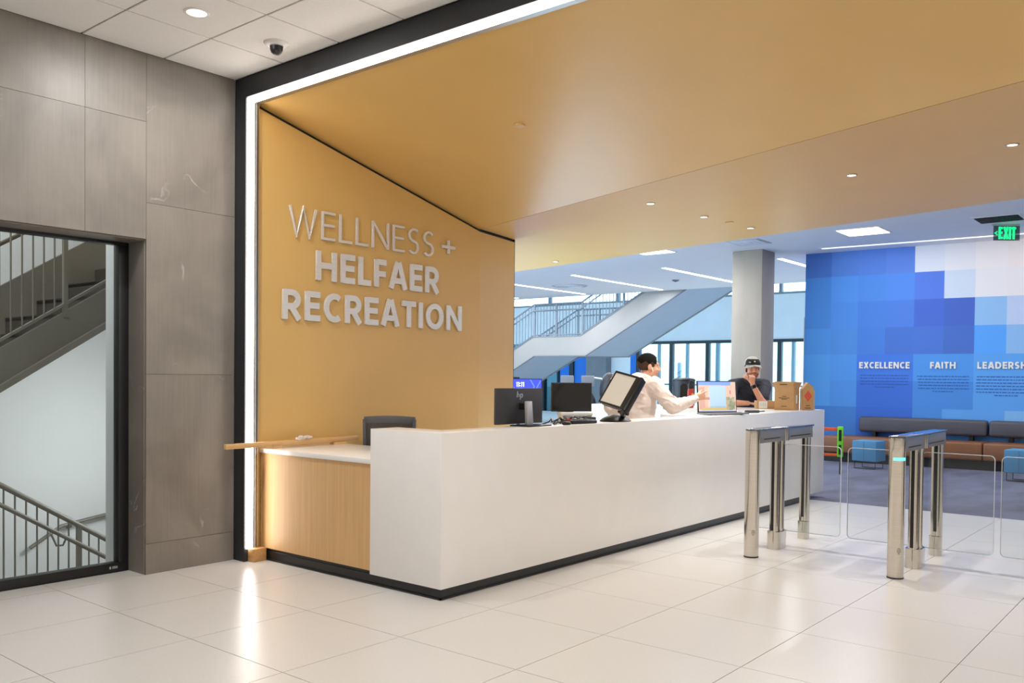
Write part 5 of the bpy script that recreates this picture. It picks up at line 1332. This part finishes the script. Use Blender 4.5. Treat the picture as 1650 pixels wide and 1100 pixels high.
mb_.ell(ms+Vector((0, 0, -.08)), (.13, .18, .20), mrz); mb_.ell(hipc+Vector((0, 0, 1.0)), (.13, .17, .20), mrz); mb_.cap(ms, hipc+Vector((0, 0, .98)), .15, .14)
mb_.cap(mn+Vector((0, 0, -.05)), shL, .045, .06); mb_.cap(mn+Vector((0, 0, -.05)), shR, .045, .06)
for a_, b_, c_ in ((shL, elL, wrL), (shR, elR, wrR)):
    mb_.cap(a_, b_, .062, .048); mb_.cap(b_, c_, .048, .031)
chin = mh.p(.085, 0, -.10)
hdr = (chin+Vector((0, 0, .035))-wrL).normalized()
pn = (mh.p(0, 0, 0)-wrL); pn = (pn-hdr*pn.dot(hdr)).normalized(); sd = hdr.cross(pn).normalized()
hand(mb_, wrL, (Vector((0, 0, 1))+mfw*.12+mlf*-.1).normalized(), -mfw, -mlf, .80, 1.05, thumb_out=.5)
hand(mb_, wrR, (Vector((.12, -.24, 0))).normalized(), (0, 0, -1), mfw, .35, 1.02)
hL, hR = hipc+mlf*.10+Vector((0, 0, .92)), hipc-mlf*.10+Vector((0, 0, .92)); fL, fR = hipc+mlf*.13-mfw*.08, hipc-mlf*.13+mfw*.0
legs(mb_, hL, hR, fL, fR, mfw)
for ft in (fL, fR): mb_.cap(ft+Vector((0, 0, .045)), ft+mfw*.15+Vector((0, 0, .03)), .04, .03)
man = skin_obj('person', bake(mb_, .0065, 4), 'skin2', loc=(hipc.x, hipc.y, 0))
man['label'] = 'person in white and black cap and navy polo leaning on counter, hand at chin'; man['category'] = 'person'
mh.face(man, 'beard')
part('beard', shell(mh, (.026, 0, -.052), (.070, .066, .068), lambda q: q.z < -.052 and q.x > .0 and not (abs(q.y) < .024 and -.078 < q.z < -.05)), 'beard', man, smooth=True)
part('moustache', MB().tube([mh.p(.088, .026, -.052), mh.p(.104, .0, -.045), mh.p(.088, -.026, -.052)], .006*hk, 6), 'beard', man, smooth=True)
part('hair', shell(mh, (-.014, 0, .020), (.101, .081, .10), lambda q: q.x < .030 and -.05+.3*max(0, q.x+.02) < q.z < .05), 'man_hair', man, smooth=True)
cp = part('cap_crown', shell(mh, (-.010, 0, .052), (.110, .088, .088), lambda q: q.z > .040), 'cap_white', man, smooth=True)
part('cap_front_panel', shell(mh, (-.008, 0, .052), (.1115, .0885, .087), lambda q: .040 < q.z < .110 and q.x > .02), 'cap_black', man, smooth=True)
part('cap_badge', MB().obox(mh.p(.104, .0, .085), mh.m @ Vector((1, 0, 0)), mh.m @ Vector((0, 1, 0)), mh.m @ Vector((0, 0, 1)), .012, .016, .018), 'print_white', man)
part('cap_badge', MB().obox(mh.p(.086, -.05, .075), mh.m @ Vector((1, -.8, 0)), mh.m @ Vector((.8, 1, 0)), mh.m @ Vector((0, 0, 1)), .012, .024, .012), 'silver', man)
bv = []; nb = 14
for i in range(nb+1):
    a_ = math.radians(-66+132*i/nb)
    for rr, dz in ((.088, .046), (.088+.044*math.cos(a_)**.5, .030-.030*math.sin(abs(a_)))):
        for t_ in (0, .006): bv.append(mh.p(-.004+rr*math.cos(a_)*1.06, rr*math.sin(a_)*.92, dz+t_))
bf = []
for i in range(nb):
    o = 4*i; bf += [(o, o+4, o+6, o+2), (o+1, o+3, o+7, o+5), (o+2, o+6, o+7, o+3), (o, o+1, o+5, o+4)]
bf += [(0, 2, 3, 1), (4*nb, 4*nb+1, 4*nb+3, 4*nb+2)]
part('cap_brim', MB().add(bv, bf), 'cap_white', man, smooth=True)
polo = MB()
polo.ell(ms+Vector((0, 0, -.08)), (.16, .21, .235), mrz); polo.ell(hipc+Vector((0, 0, 1.02)), (.165, .20, .20), mrz); polo.cap(ms, hipc+Vector((0, 0, .95)), .175, .165)
polo.cap(mn+Vector((0, 0, -.045)), shL, .072, .088); polo.cap(mn+Vector((0, 0, -.045)), shR, .072, .088)
polo.cap(shL, shL.lerp(elL, .78), .088, .080); polo.cap(shR, shR.lerp(elR, .72), .088, .078)
skin_obj('polo_shirt', bake(polo, .010, 3, .009), 'navy', man)
part('collar', MB().tube([mn+mlf*.075-mfw*.01, mn+mlf*.06+mfw*.06+Vector((0, 0, -.02)), mn+mfw*.11+Vector((0, 0, -.07))], .016, 8), 'navy', man, smooth=True)
part('collar', MB().tube([mn-mlf*.075-mfw*.01, mn-mlf*.06+mfw*.06+Vector((0, 0, -.02)), mn+mfw*.11+Vector((0, 0, -.07))], .016, 8), 'navy', man, smooth=True)
part('chest_badge', MB().ell(ms+mfw*.172+mlf*.10+Vector((0, 0, .02)), (.014, .014, .014)), 'print_white', man)
wdir = (wrL-elL).normalized()
part('watch_strap', MB().cap(wrL-wdir*.035, wrL-wdir*.018, .036, .036), 'watch', man, smooth=True)
part('watch_face', MB().tube([wrL-wdir*.027+mfw*.030, wrL-wdir*.027+mfw*.042], .020, 16), 'screen_off', man, smooth=True)
tr = MB(); legs(tr, hL, hR, fL, fR, mfw, .022); tr.ell(hipc+Vector((0, 0, .93)), (.145, .185, .14), mrz)
skin_obj('trousers', bake(tr, .016, 3), 'trousers', man)
for ft in (fL, fR):
    part('shoe', MB().cap(ft-mfw*.05+Vector((0, 0, .05)), ft+mfw*.17+Vector((0, 0, .042)), .05, .042), 'shoe', man, smooth=True)
